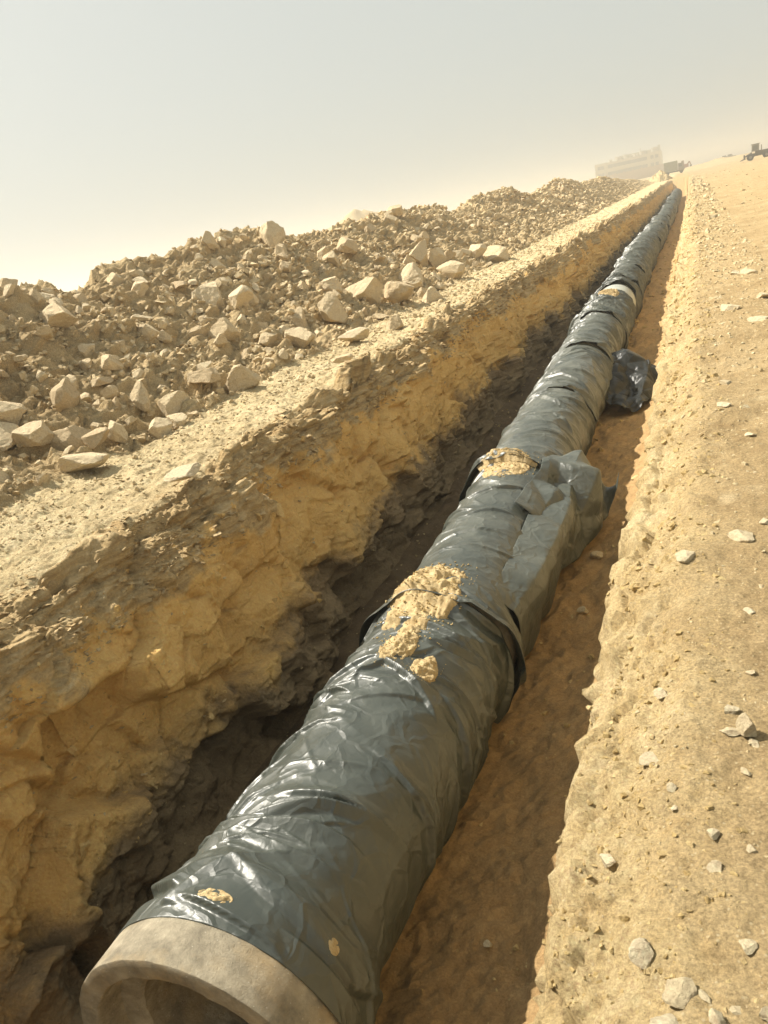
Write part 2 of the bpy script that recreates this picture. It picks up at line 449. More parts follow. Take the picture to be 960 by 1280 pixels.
# E: left bank
foot = -5.35 + 0.35 * fbm(YG * 0.35, 2.2, 0, 3, 31) + 0.55 * sstep(10, 30, YG) * 0 + 0.5 * bend(YG)
foot = np.minimum(foot, xl - 0.7)
tE = np.linspace(0, 1, nE + 1)[None, 1:]
xE = (xl - 0.14) + (foot - xl + 0.14) * tE
zE = 0.06 * tE ** 2 + 0 * YG
# F: spoil heap
YK = np.array([-9, 0, 4, 8.1, 9.5, 11, 13.4, 15.6, 17.2, 19.5, 21.3, 24, 26.5, 29, 32, 36, 40, 44, 48, 54, 60.5, 68, 75, 88, 100, 115, 130, 160, 200, 260])
HK = np.array([1.8, 1.9, 2.0, 2.04, 1.80, 1.78, 2.10, 2.18, 1.9, 1.78, 2.0, 2.05, 2.2, 2.0, 1.75, 2.0, 2.35, 2.1, 1.8, 2.1, 2.5, 2.2, 2.0, 2.3, 2.0, 1.6, 1.5, 0.8, 0.3, 0.0])
hc = np.interp(YG, YK, HK)
wid = 3.5 + 0.3 * fbm(YG * 0.3, 4.2, 0, 2, 41)
tF = np.concatenate([np.linspace(0, 1.08, 151)[1:], np.linspace(1.08, 2.25, 27)[1:]])[None, :]
xF = foot - wid * tF
shape = np.where(tF < 1, 0.5 * tF + 0.5 * sstep(0, 1, tF), np.maximum(0, 1 - (tF - 1) / 1.25) ** 0.9)
zF = 0.06 + (hc - 0.06) * shape
# G: beyond the heap
xG = xF[:, -1:] - cols_G[None, :]
zG = 0.06 * np.exp(-cols_G[None, :] / 3) + 0 * YG
X = np.concatenate([xA, xB, xC, xD, xE, xF, xG], 1)
Z = np.concatenate([zA, zB, zC, zD, zE, zF, zG], 1)
NCOL = X.shape[1]
Yg = np.repeat(YG, NCOL, 1)
e = np.cumsum([0, nA, nB, nC, nD, nE, nF, len(cols_G)])
def zone(k, blur=7):
    w = np.zeros(NCOL); w[e[k]:e[k + 1]] = 1
    ker = np.ones(blur) / blur
    return np.convolve(np.pad(w, blur, mode='edge'), ker, 'same')[blur:-blur][None, :]
wA, wB, wC, wD, wE, wF, wG = [zone(k) for k in range(7)]
P = np.stack([X, Yg, Z], -1)

def grid_normals(P):
    du = np.gradient(P, axis=1); dv = np.gradient(P, axis=0)
    n = np.cross(dv, du)
    n /= np.linalg.norm(n, axis=-1, keepdims=True) + 1e-12
    return n

def displace(P):
    N = grid_normals(P)
    ker = np.ones(9) / 9                                   # soften normals across columns so that pieces do not cross
    for c in range(3):
        N[..., c] = np.apply_along_axis(lambda r: np.convolve(np.pad(r, 4, mode='edge'), ker, 'valid'), 1, N[..., c])
    N /= np.linalg.norm(N, axis=-1, keepdims=True) + 1e-12
    x, y, z = P[..., 0], P[..., 1], P[..., 2]
    near = 1 - sstep(60, 200, y)
    d = np.zeros(x.shape)
    big = fbm(x * 0.8, y * 0.8, z * 0.8, 3, 101)
    mid = fbm(x * 4.3, y * 4.3, z * 4.3, 4, 121)
    fine = fbm(x * 22, y * 22, z * 22, 3, 141)
    crumb = np.abs(fbm(x * 9, y * 9, z * 9, 3, 161))
    # right bank: smooth wind-blown sand, crumbling towards the lip
    tl = np.zeros(NCOL); tl[:nA] = np.exp(-(cols_A / 0.16) ** 1.5); tl = tl[None, :]
    tl2 = np.zeros(NCOL); tl2[:nA] = 0.4 + np.exp(-(cols_A / 0.45) ** 2); tl2 = tl2[None, :]
    d += wA * (0.05 * big + 0.016 * mid * (1 + 2.2 * tl) + 0.0045 * fine + -0.020 * tl2 * crumb + tl * (-0.02 * crumb + 0.02 * fine))
    d += wB * (0.07 * big + 0.05 * mid + 0.04 * crumb)
    d += wC * (0.09 * big + 0.05 * mid + 0.016 * fine + 0.03 * crumb)
    d += wE * (0.07 * big + 0.05 * mid + 0.012 * fine - 0.022 * crumb * sstep(-0.3, 0.4, big))
    d += wF * (0.20 * big + 0.11 * mid + 0.035 * fine - 0.08 * crumb)
    d += wG * 0.25 * big * sstep(0, 1, np.concatenate([np.zeros(e[6]), cols_G / 6]))[None, :]
    # left wall: rock blocks with flat faces, shaly top, rough base
    for (lo, hi, wz, sc, amp, seed) in ((e[3] - 4, e[4] + 40, 1, 1.25, 0.17, 7), (e[3] - 4, e[4] + 40, 1, 3.3, 0.055, 8), (e[0] + 40, e[1] + 6, 0, 6.5, 0.042, 9), (e[0] + 40, e[1] + 6, 0, 14.0, 0.018, 12), (e[5], e[5] + 150, 2, 3.2, 0.10, 10)):
        xs, ys, zs = x[:, lo:hi], y[:, lo:hi], z[:, lo:hi]
        wx = 0.30 * perlin(xs * 2.1, ys * 2.1, zs * 2.1, 71); wy = 0.30 * perlin(xs * 2.1, ys * 2.1, zs * 2.1, 72)
        f1, f2, fac = worley(xs * sc + wx, ys * sc + wy, zs * sc * (1.25 if wz == 1 else 1) - wx, seed)
        crack = -np.exp(-((f2 - f1) / 0.07) ** 2)
        if wz == 1: d[:, lo:hi] += wD[:, lo:hi] * amp * (fac + 0.15 * crack)
        elif wz == 0: d[:, lo:hi] += (wA * tl + wB)[:, lo:hi] * amp * (1.3 * fac + 0.4 * crack)
        else: d[:, lo:hi] += wF[:, lo:hi] * amp * (0.8 * fac + 0.4 * crack)
    top = sstep(-0.75, -0.15, z); low = 1 - sstep(-1.5, -1.0, z)
    shale = fbm(x * 5, y * 5, z * 26, 3, 181)
    d += wD * (0.12 * big + 0.035 * mid + 0.008 * fine + top * (0.035 * shale + 0.03 * crumb) + low * (0.03 * mid + 0.05 * crumb))
    d *= near * 0.85 + 0.15
    return P + N * d[..., None]
P = displace(P)
NORM = grid_normals(P)

def terrain_piece(name, c0, c1, mat):
    c0 = max(0, c0 - 1) if c0 else 0
    sub = P[:, c0:c1].reshape(-1, 3)
    me = np_mesh(name, sub, grid_faces(NRW, c1 - c0, flip=True))
    me.materials.append(mat)
    me.normals_split_custom_set_from_vertices(NORM[:, c0:c1].reshape(-1, 3).astype(np.float32))
    return tag(link(name, me), kind='structure')
LIPC = int(np.searchsorted(-cols_A, -0.24))
terrain_piece('ground_right', 0, LIPC, M_WALLR)
terrain_piece('trench_wall_right', LIPC, e[2], M_WALLR)
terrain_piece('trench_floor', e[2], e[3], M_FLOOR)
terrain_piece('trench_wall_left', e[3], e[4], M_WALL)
terrain_piece('ground_left', e[4], e[5], M_LEFT)
terrain_piece('spoil_heap', e[5], e[6], M_HEAP)
terrain_piece('ground_far_left', e[6], e[7], M_FAR)

# pixel of the photograph (960 x 1280) -> the first terrain point it shows
_V = P.reshape(-1, 3) - EYEP
_D = _V @ FW
_ok = _D > 0.3
_PX = np.where(_ok, 480 + FPX * (_V @ RT) / np.where(_ok, _D, 1), -9e9).reshape(NRW, NCOL)
_PY = np.where(_ok, 640 - FPX * (_V @ UP) / np.where(_ok, _D, 1), -9e9).reshape(NRW, NCOL)
_D = _D.reshape(NRW, NCOL)
def at(px, py, c0=0, c1=None, tol=7):
    c1 = c1 or NCOL
    q = (_PX[:, c0:c1] - px) ** 2 + (_PY[:, c0:c1] - py) ** 2
    cand = np.where(q < tol * tol, _D[:, c0:c1] + 0.25 * np.sqrt(q) * _D[:, c0:c1] / FPX * 10, 1e9)
    k = int(np.argmin(cand))
    if cand.flat[k] > 1e8: k = int(np.argmin(q))
    i, j = divmod(k, c1 - c0)
    return P[i, j + c0].copy(), NORM[i, j + c0].copy(), float(_D[i, j + c0])

# ------------------------------------------------------------------ rocks
def rock_mesh(name, seed, sub=4, flat=1.0, rough=0.03, planes=13):
    r = np.random.default_rng(seed)
    bm = bmesh.new(); bmesh.ops.create_icosphere(bm, subdivisions=sub, radius=1.0)
    v = np.array([x.co[:] for x in bm.verts])
    for _ in range(planes):
        n = r.normal(size=3); n /= np.linalg.norm(n); dd = r.uniform(0.42, 0.80)
        t = v @ n - dd
        v = v - np.outer(np.where(t > 0, t, 0), n)
    v = v * (1 + rough * fbm(v[:, 0] * 3, v[:, 1] * 3, v[:, 2] * 3, 4, seed, 0.62)[:, None] * 2.2)
    v *= np.array([1, r.uniform(0.7, 1.0), flat * r.uniform(0.75, 1.0)])
    v = v / np.abs(v).max(0).max() * 0.5
    for q, co in zip(bm.verts, v): q.co = co
    me = bpy.data.meshes.new(name); bm.to_mesh(me); bm.free()
    return me
ROCKS = [rock_mesh('rock', 100 + k) for k in range(14)]
SLABS = [rock_mesh('slab', 300 + k, flat=0.38) for k in range(8)]
PALES = [rock_mesh('stone', 500 + k, flat=(0.9, 0.6, 0.75)[k % 3]) for k in range(10)]
for me in ROCKS + SLABS: me.materials.append(M_ROCK)
for me in PALES: me.materials.append(M_PALE)

def put_rock(name, me, p, size, rot, sink=0.3, n=(0, 0, 1), tall=1.0):
    o = bpy.data.objects.new(name, me); COL.objects.link(o)
    o.scale = (size, size, size * tall)
    o.rotation_euler = rot
    lift = size * 0.36 * tall - sink * size
    o.location = Vector(p) + Vector(n) * lift
    return o

C_LEFT0 = e[4] - 30
heap_named = [   # pixel x, y of the foot, width in pixels, tall, kind, label
    (72, 398, 46, .7, 0, 'broad rounded boulder alone high on the near end of the spoil heap'),
    (78, 502, 42, 1.0, 0, 'big blocky boulder on the lower slope of the heap near the left edge'),
    (183, 505, 24, 1.4, 0, 'upright narrow rock just left of the pair of blocks at the heap foot'),
    (214, 512, 40, .8, 0, 'large angular block at the heap foot above a smaller block'),
    (226, 522, 27, .7, 0, 'small squat block lying in front of the larger angular block at the heap foot'),
    (300, 480, 44, .8, 0, 'wedge shaped boulder with a dark shadow, alone at the edge of the gravel bank'),
    (258, 474, 36, .8, 0, 'angular boulder directly left of the lone wedge shaped boulder'),
    (268, 374, 32, 1.0, 0, 'blocky boulder on the upper slope, left one of a close pair'),
    (303, 376, 28, 1.0, 0, 'blocky boulder on the upper slope, right one of a close pair'),
    (340, 300, 28, 1.25, 0, 'pointed rock standing upright on the crest of the spoil heap'),
    (415, 362, 26, .9, 0, 'pale boulder on top of the boulder cluster in the middle of the heap'),
    (418, 394, 32, 1.1, 0, 'tall pale boulder facing the trench in the middle boulder cluster'),
    (376, 424, 44, .8, 0, 'widest orange tan boulder at the heap foot below the middle cluster'),
    (336, 427, 28, .7, 0, 'low orange tan rock touching the left of the widest boulder'),
    (458, 364, 40, .8, 0, 'large boulder right of the tall pale boulder in the middle cluster'),
    (497, 362, 42, .65, 0, 'long boulder at the right end of the middle boulder cluster'),
    (517, 352, 36, .75, 0, 'rounded boulder behind the long boulder of the middle cluster'),
    (441, 420, 30, .45, 1, 'flat slab lying on the bank just right of the middle boulder cluster'),
    (423, 451, 28, .45, 1, 'flat slab lying alone on the pale bank halfway to the trench lip'),
    (232, 598, 40, .4, 1, 'flat pale slab on the lip where brown shale crumbles into the trench'),
    (105, 588, 46, .5, 1, 'long flat slab at the bank edge in the near left rubble'),
    (145, 546, 19, 1.4, 0, 'upright stone with a shadow on its right in the near left rubble'),
    (122, 551, 32, .6, 0, 'low stone touching the upright stone in the near left rubble'),
    (90, 558, 52, .6, 0, 'broad low boulder half buried in the near left rubble'),
    (42, 548, 38, .85, 0, 'split looking dark boulder near the left picture edge'),
    (12, 552, 36, .9, 0, 'dark boulder cut by the left picture edge below a larger one'),
    (10, 530, 40, 1.1, 0, 'largest boulder at the left picture edge'),
    (550, 327, 27, 1.0, 0, 'pale upright boulder near the far end of the middle rocks'),
    (527, 322, 24, 1.2, 0, 'narrow upright boulder left of the pale far upright boulder'),
    (572, 338, 32, .5, 0, 'low flat boulder right of the pale far upright boulder'),
    (542, 368, 28, .7, 0, 'squat pale block nearest the lip beyond the middle cluster'),
    (622, 320, 38, .55, 0, 'long low boulder farthest along the heap beside the bank'),
    (597, 318, 22, .9, 0, 'rounded rock left of the farthest long boulder'),
    (490, 402, 24, .6, 0, 'small pale block alone on the bank below the middle cluster'),
    (497, 264, 22, .8, 0, 'dark rock perched on the heap crest left of the far peak'),
    (437, 310, 22, .8, 0, 'pale rock high on the slope below the heap crest'),
]
GH = 'rocks on the spoil heap'
taken = []
def clear_of(p, r):
    return all((p[0] - q[0]) ** 2 + (p[1] - q[1]) ** 2 > (0.42 * (r + s)) ** 2 for q, s in taken)
for k, (px, py, w, tall, kd, lab) in enumerate(heap_named):
    p, n, d = at(px, py, C_LEFT0, e[6])
    size = w * d / FPX * 1.35
    me = SLABS[k % 8] if kd else ROCKS[k % 14]
    o = put_rock('slab' if kd else 'boulder', me, p, size, (random.uniform(-.15, .15), random.uniform(-.15, .15), random.uniform(0, 6.28)), 0.14 if kd else 0.2, tall=max(tall, 0.75) if not kd else 1.0)
    tag(o, lab, 'rock', GH); taken.append((p, size))

def heap_point(c0, c1, ymin, ymax, power=1.0):
    y = ymin * (ymax / ymin) ** (random.random() ** power)
    i = int(np.searchsorted(YR, y)); j = random.randint(c0, c1 - 1)
    return P[i, j], NORM[i, j], _D[i, j], i, j
def seen(i, j):
    return -20 < _PX[i, j] < 980 and 0 < _PY[i, j] < 1300 and NORM[i, j] @ (EYEP - P[i, j]) > 0
zones = (   # c0, c1, y range, count, pixel size range, label, group
    (e[5] + 0, e[5] + 85, 4.6, 12.0, 66, (17, 40), 'tan angular rock among the rubble along the near foot of the spoil heap', 'rocks along the near heap foot'),
    (e[5] + 75, e[5] + 128, 6.5, 15.0, 60, (13, 30), 'tan angular rock scattered on the upper near slope of the spoil heap', 'rocks on the upper near slope'),
    (e[5] + 0, e[5] + 120, 12.0, 24.0, 62, (12, 27), 'tan angular rock among the rubble on the middle of the spoil heap', 'rocks on the middle of the heap'),
    (e[5] + 0, e[5] + 140, 24.0, 60.0, 44, (8, 14), 'small distant rock on the far half of the spoil heap', 'rocks on the far half of the heap'),
)
for c0, c1, y0, y1, cnt, (s0, s1), lab, grp in zones:
    n_ = tries = 0
    while n_ < cnt and tries < 6000:
        tries += 1
        p, n, d, i, j = heap_point(c0, c1, y0, y1)
        if not seen(i, j): continue
        size = (s0 + (s1 - s0) * random.random() ** 2.2) * d / FPX
        if not clear_of(p, size): continue
        me = random.choice(ROCKS + SLABS[:3])
        o = put_rock('rock', me, p, size, (random.uniform(-.4, .4), random.uniform(-.4, .4), random.uniform(0, 6.28)), random.uniform(0.16, 0.40))
        tag(o, lab, 'rock', grp); taken.append((p, size)); n_ += 1

refs = ['broad boulder high on the near slope', 'big block near the left edge', 'upright narrow rock by the pair of blocks', 'large block of the pair at the foot', 'small squat block of the pair',
        'lone wedge boulder', 'boulder beside the lone wedge', 'left boulder of the upper pair', 'right boulder of the upper pair', 'pointed crest rock', 'topmost boulder of the middle cluster',
        'tall pale boulder of the middle cluster', 'widest orange boulder', 'low orange rock', 'large boulder of the middle cluster', 'long boulder ending the middle cluster', 'rounded boulder behind the long one',
        'flat slab by the middle cluster', 'lone flat slab on the bank', 'flat slab on the crumbling lip', 'long slab in the near rubble', 'upright stone in the near rubble', 'low stone in the near rubble',
        'half buried boulder in the near rubble', 'split dark boulder', 'dark boulder at the left edge', 'largest boulder at the left edge', 'far pale upright boulder', 'far narrow upright boulder',
        'far low flat boulder', 'squat pale block near the lip', 'farthest long boulder', 'rounded rock by the farthest boulder', 'small block alone on the bank', 'dark perched crest rock', 'pale rock high below the crest']
def pix(o):
    v = np.array(o.location) - EYEP; d = v @ FW
    return 480 + FPX * (v @ RT) / d, 640 - FPX * (v @ UP) / d
named_o = [o for o in COL.objects if o.get('group') == GH]
loose_o = [o for o in COL.objects if o.get('category') == 'rock' and o.get('group') != GH]
allpix = [(o, pix(o)) for o in named_o + loose_o]
done_ = set()
for o, ref in zip(named_o, refs):
    x0, y0 = pix(o)
    for word, ax in (('left of', (-1, 0)), ('right of', (1, 0)), ('above', (0, -1)), ('below', (0, 1))):
        best = None
        for q, (x, y) in allpix:
            dx, dy = x - x0, y - y0; al = dx * ax[0] + dy * ax[1]; ac = abs(dx * ax[1]) + abs(dy * ax[0])
            if q is o or al <= 0 or ac > al: continue
            dd = math.hypot(dx, dy)
            if best is None or dd < best[0]: best = (dd, q)
        if best and best[0] < 75 and best[1] in loose_o and best[1].name not in done_:
            done_.add(best[1].name); best[1]['label'] = 'tan rock nearest ' + word + ' the ' + ref

right_named = [
    (936, 918, 26, 1.9, 'upright pale split stone casting a long shadow at the right picture edge'),
    (917, 914, 30, .6, 'pale stone lying against the upright split stone'),
    (912, 888, 18, .7, 'small stone half buried left of the upright split stone'),
    (943, 926, 16, .5, 'small white chip just below the upright split stone'),
    (895, 1080, 20, .7, 'pale angular stone alone on smooth sand below the shallow dune ripple'),
    (803, 1192, 34, 1.0, 'pale block stuck in the crumbling trench lip near the bottom'),
    (850, 1240, 50, .6, 'largest pale stone on the sand at the bottom, lying in front of a pebble'),
    (883, 1242, 18, .8, 'rounded pebble touching the largest pale stone at the bottom'),
    (932, 1184, 22, .8, 'grey brown pebble alone on sand near the bottom right'),
    (835, 1282, 55, .45, 'flat pale slab cut by the bottom picture edge'),
    (889, 1280, 26, 1.2, 'upright white stone at the bottom picture edge'),
    (922, 1262, 18, .6, 'small pale chip between the upright white stone and the right edge'),
    (955, 1268, 20, .8, 'white chip at the bottom right picture corner'),
    (764, 1082, 22, 1.1, 'upright chip on the lip beside the shadowed floor'),
    (806, 948, 28, .5, 'pale flake near the lip, level with the split stone'),
    (839, 986, 14, 1.1, 'small pale chip standing in sand right of the lip flakes'),
    (841, 1008, 13, .7, 'tiny rounded chip below the standing pale chip'),
    (929, 962, 14, .8, 'tiny pebble alone on sand below the split stone'),
    (893, 1042, 15, 1.2, 'faint pale chip half sunk in the dune ripple'),
    (937, 1062, 18, .5, 'flat white flake at the right edge beside the dune ripple'),
    (829, 866, 22, .6, 'low stone in the sand above the pale lip flakes'),
    (939, 840, 14, .8, 'small stone above the upright split stone'),
    (926, 668, 32, .45, 'long flat white flake alone on the sand halfway up the bank'),
    (910, 380, 24, .6, 'pale flat block on the far half of the right bank'),
    (955, 366, 22, .7, 'white block at the right edge far up the bank'),
    (947, 394, 28, .5, 'low white slab below the white block at the right edge'),
    (902, 500, 22, .6, 'whitish stone midway between lip and right edge'),
    (936, 538, 18, .5, 'small flake right of the orange hollow on the bank'),
    (906, 474, 14, .7, 'small stone above the whitish midway stone'),
    (856, 696, 28, .5, 'pale flake embedded in the lip opposite the torn plastic'),
    (939, 762, 18, .6, 'flat chip on the sand below the long white flake'),
    (917, 336, 22, .5, 'grey flat stone, left of two far up the right bank'),
    (934, 334, 20, .5, 'grey flat stone, right of two far up the right bank'),
    (953, 647, 16, .6, 'chip at the right edge above the long white flake'),
    (888, 266, 16, .5, 'pale far block beside the trench lip near the top'),
]
for k, (px, py, w, tall, lab) in enumerate(right_named):
    p, n, d = at(px, py, 0, e[1] + 10)
    size = w * d / FPX * 1.1
    o = put_rock('stone', PALES[k % 10], p, size, (random.uniform(-.2, .2), random.uniform(-.2, .2), random.uniform(0, 6.28)), 0.2, tall=max(0.6, min(tall, 1.6)))
    tag(o, lab, 'stone', 'stones on the right bank')
for px, py, w, lab in ((747, 696, 18, 'pale oval stone on the shaded floor beside the folded plastic'), (729, 764, 15, 'upright oval stone on the shaded floor below the folded plastic'),
                       (612, 1180, 12, 'small rounded pebble on the shaded trench floor near the bottom'), (752, 356, 12, 'tiny stone far up the trench floor')):
    p, n, d = at(px, py, e[2], e[3])
    o = put_rock('stone', PALES[(px + w) % 10], p, w * d / FPX, (0, 0.1, random.uniform(0, 6)), 0.18)
    tag(o, lab, 'stone', 'stones on the trench floor')

# --- uncountable small rubble: joined convex chips
def chip_protos(n, seed, pts=11, flat=(0.5, 1.0)):
    r = np.random.default_rng(seed); out = []
    for _ in range(n):
        v = r.normal(size=(pts, 3)); v /= np.linalg.norm(v, axis=1, keepdims=True); v *= r.uniform(0.75, 1.0, (pts, 1))
        v *= np.array([1, r.uniform(0.55, 0.95), r.uniform(*flat)])
        bm = bmesh.new()
        for c in v: bm.verts.new(c)
        res = bmesh.ops.convex_hull(bm, input=bm.verts[:])
        bmesh.ops.delete(bm, geom=list({g for g in res['geom_interior'] + res['geom_unused'] if isinstance(g, bmesh.types.BMVert)}), context='VERTS')
        bm.verts.ensure_lookup_table()
        for q, vv in enumerate(bm.verts): vv.index = q
        out.append((np.array([x.co[:] for x in bm.verts]) * 0.5, np.array([[x.index for x in f.verts] for f in bm.faces])))
        bm.free()
    return out
CH = chip_protos(30, 3); CHF = chip_protos(24, 4, 9, (0.18, 0.4))

def scatter(name, protos, mat, sets, label, cat='rubble', sink=0.25, seed=1, tilt=0.6, cap=0.55):
    """sets: (c0, c1, ymin, ymax, count, size px lo, hi, size power, density seed)"""
    r = np.random.default_rng(seed)
    VV, FF, off = [], [], 0
    for c0, c1, y0, y1, cnt, s0, s1, pw, dens in sets:
        ys = y0 * (y1 / y0) ** r.random(cnt)
        i = np.searchsorted(YR, ys); j = r.integers(c0, c1, cnt)
        p = P[i, j]; n = NORM[i, j]; d = _D[i, j]
        vis = (_PX[i, j] > -130) & (_PX[i, j] < 1090) & (_PY[i, j] < 1400)
        if dens: vis &= (fbm(p[:, 0] * 1.6, p[:, 1] * 1.6, p[:, 2] * 1.6, 3, dens) + r.uniform(-0.35, 0.35, cnt)) > -0.05
        p, n, d = p[vis], n[vis], d[vis]
        size = np.minimum((s0 + (s1 - s0) * r.random(len(p)) ** pw) * d / FPX, cap * r.uniform(0.5, 1.0, len(p)))
        ang = r.random(len(p)) * 6.283; tx = r.normal(0, tilt * 0.5, len(p)); ty = r.normal(0, tilt * 0.5, len(p))
        kind = r.integers(0, len(protos), len(p))
        ca, sa, cx, sx, cy, sy = np.cos(ang), np.sin(ang), np.cos(tx), np.sin(tx), np.cos(ty), np.sin(ty)
        R = np.empty((len(p), 3, 3))
        R[:, 0] = np.stack([ca * cy, ca * sy * sx - sa * cx, ca * sy * cx + sa * sx], -1)
        R[:, 1] = np.stack([sa * cy, sa * sy * sx + ca * cx, sa * sy * cx - ca * sx], -1)
        R[:, 2] = np.stack([-sy, cy * sx, cy * cx], -1)
        for q, (v, f) in enumerate(protos):
            m = np.where(kind == q)[0]
            if not len(m): continue
            W = np.einsum('nij,vj->nvi', R[m], v) * size[m, None, None] + (p[m] + n[m] * size[m, None] * (0.3 - sink))[:, None, :]
            VV.append(W.reshape(-1, 3))
            FF.append((f[None] + (np.arange(len(m)) * len(v))[:, None, None] + off).reshape(-1, 3)); off += len(m) * len(v)
    me = np_mesh(name, np.concatenate(VV), np.concatenate(FF), smooth=False)
    return tag(link(name, me, mat), label, cat, kind='stuff')

scatter('rubble', CH + CHF[:8], M_RUBBLE, [
    (e[5], e[5] + 95, 4.2, 14, 3600, 5, 19, 2.0, 11), (e[5] + 45, e[5] + 150, 5, 20, 3600, 3, 13, 2.8, 12), (e[5], e[5] + 150, 14, 60, 5200, 3, 11, 2.0, 13),
    (e[5], e[5] + 150, 4.2, 45, 3500, 1.8, 4, 1.5, 0), (e[4] + 40, e[5] + 20, 3.5, 20, 2600, 2.5, 10, 2.5, 14)],
    'loose tan rubble covering the slope of the spoil heap', seed=21)
scatter('gravel', CH + CHF, M_PALER, [(e[4] - 6, e[5] + 6, 2.2, 40, 7500, 1.8, 6.5, 2.2, 0), (e[4], e[5], 2.2, 30, 900, 4, 11, 2.0, 15)],
    'pale gravel strewn over the left bank', 'gravel', 0.3, 22, cap=0.16)
scatter('shale_chips', CHF, M_SHALE, [(e[4] - 66, e[4] + 14, 2.0, 22, 6200, 3, 18, 2.2, 16), (e[3] + 4, e[4] - 50, 2.0, 30, 500, 3, 12, 2.2, 17)],
    'thin brown shale flakes crumbling along the left lip', 'shale', 0.3, 23, 0.5, cap=0.20)
scatter('pebbles', CH + CHF, M_PALER, [(45, nA - 10, 0.9, 60, 6500, 1.8, 7, 2.2, 0), (45, nA - 10, 0.9, 40, 900, 6, 15, 2.2, 18), (20, nA - 14, 1.2, 80, 5000, 2, 7, 2.2, 19)],
    'small pale pebbles scattered over the sandy right bank', 'pebbles', 0.35, 24, cap=0.13)
scatter('bank_rubble', CH + CHF, M_PALER, [(12, nA - 12, 7, 130, 2600, 2.5, 9, 2.0, 44), (20, nA - 8, 4, 60, 700, 4, 13, 2.2, 45)],
    'broken stones scattered over the farther right bank', 'rubble', 0.32, 29, cap=0.5)
scatter('lip_crumbs', CH, M_GOLD, [(LIPC - 20, e[1] + 4, 0.9, 60, 6000, 2, 16, 2.8, 20)],
    'yellow rock crumbs along the right trench lip', 'crumbs', 0.38, 25, cap=0.09)
scatter('wall_blocks', CH, M_ORANGE, [(e[3] + 40, e[4] - 40, 2.0, 26, 420, 8, 34, 1.8, 41), (e[3] + 50, e[4] - 30, 2.0, 30, 1800, 3, 13, 2.2, 43)],
    'orange rock blocks showing in the left trench wall', 'rock blocks', 0.55, 27, 1.2, cap=0.32)
scatter('lip_blocks', CH, M_GOLD, [(LIPC - 10, e[1] + 6, 0.9, 40, 320, 10, 34, 2.0, 42)],
    'yellow rock blocks set in the right trench lip', 'rock blocks', 0.52, 28, 1.0, cap=0.20)
scatter('floor_crumbs', CH, M_GOLD, [(e[2], e[3], 1.0, 60, 2600, 1.8, 7, 2.4, 0), (e[2], e[2] + 55, 1.0, 40, 260, 5, 16, 2.0, 22)],
    'small crumbs fallen on the trench floor', 'crumbs', 0.35, 26)

# ------------------------------------------------------------------ the pipeline
M_BAND = plain('pale_bare_pipe', (0.40, 0.41, 0.36), 0.6, 0.12, 4.0)
PXC, PZC, PR = -2.13, -1.60, 0.522
MOUTH, LEN = 1.60, 3.25
def pipe_x(Y): return PXC + 0.13 * sstep(1.4, 4.2, np.asarray(Y, float)) - 0.03 * sstep(6, 10, np.asarray(Y, float)) + 0.62 * bend(Y)
def pipe_z(Y): return PZC + 0.03 * np.sin(np.asarray(Y) * 0.37 + 1.0)

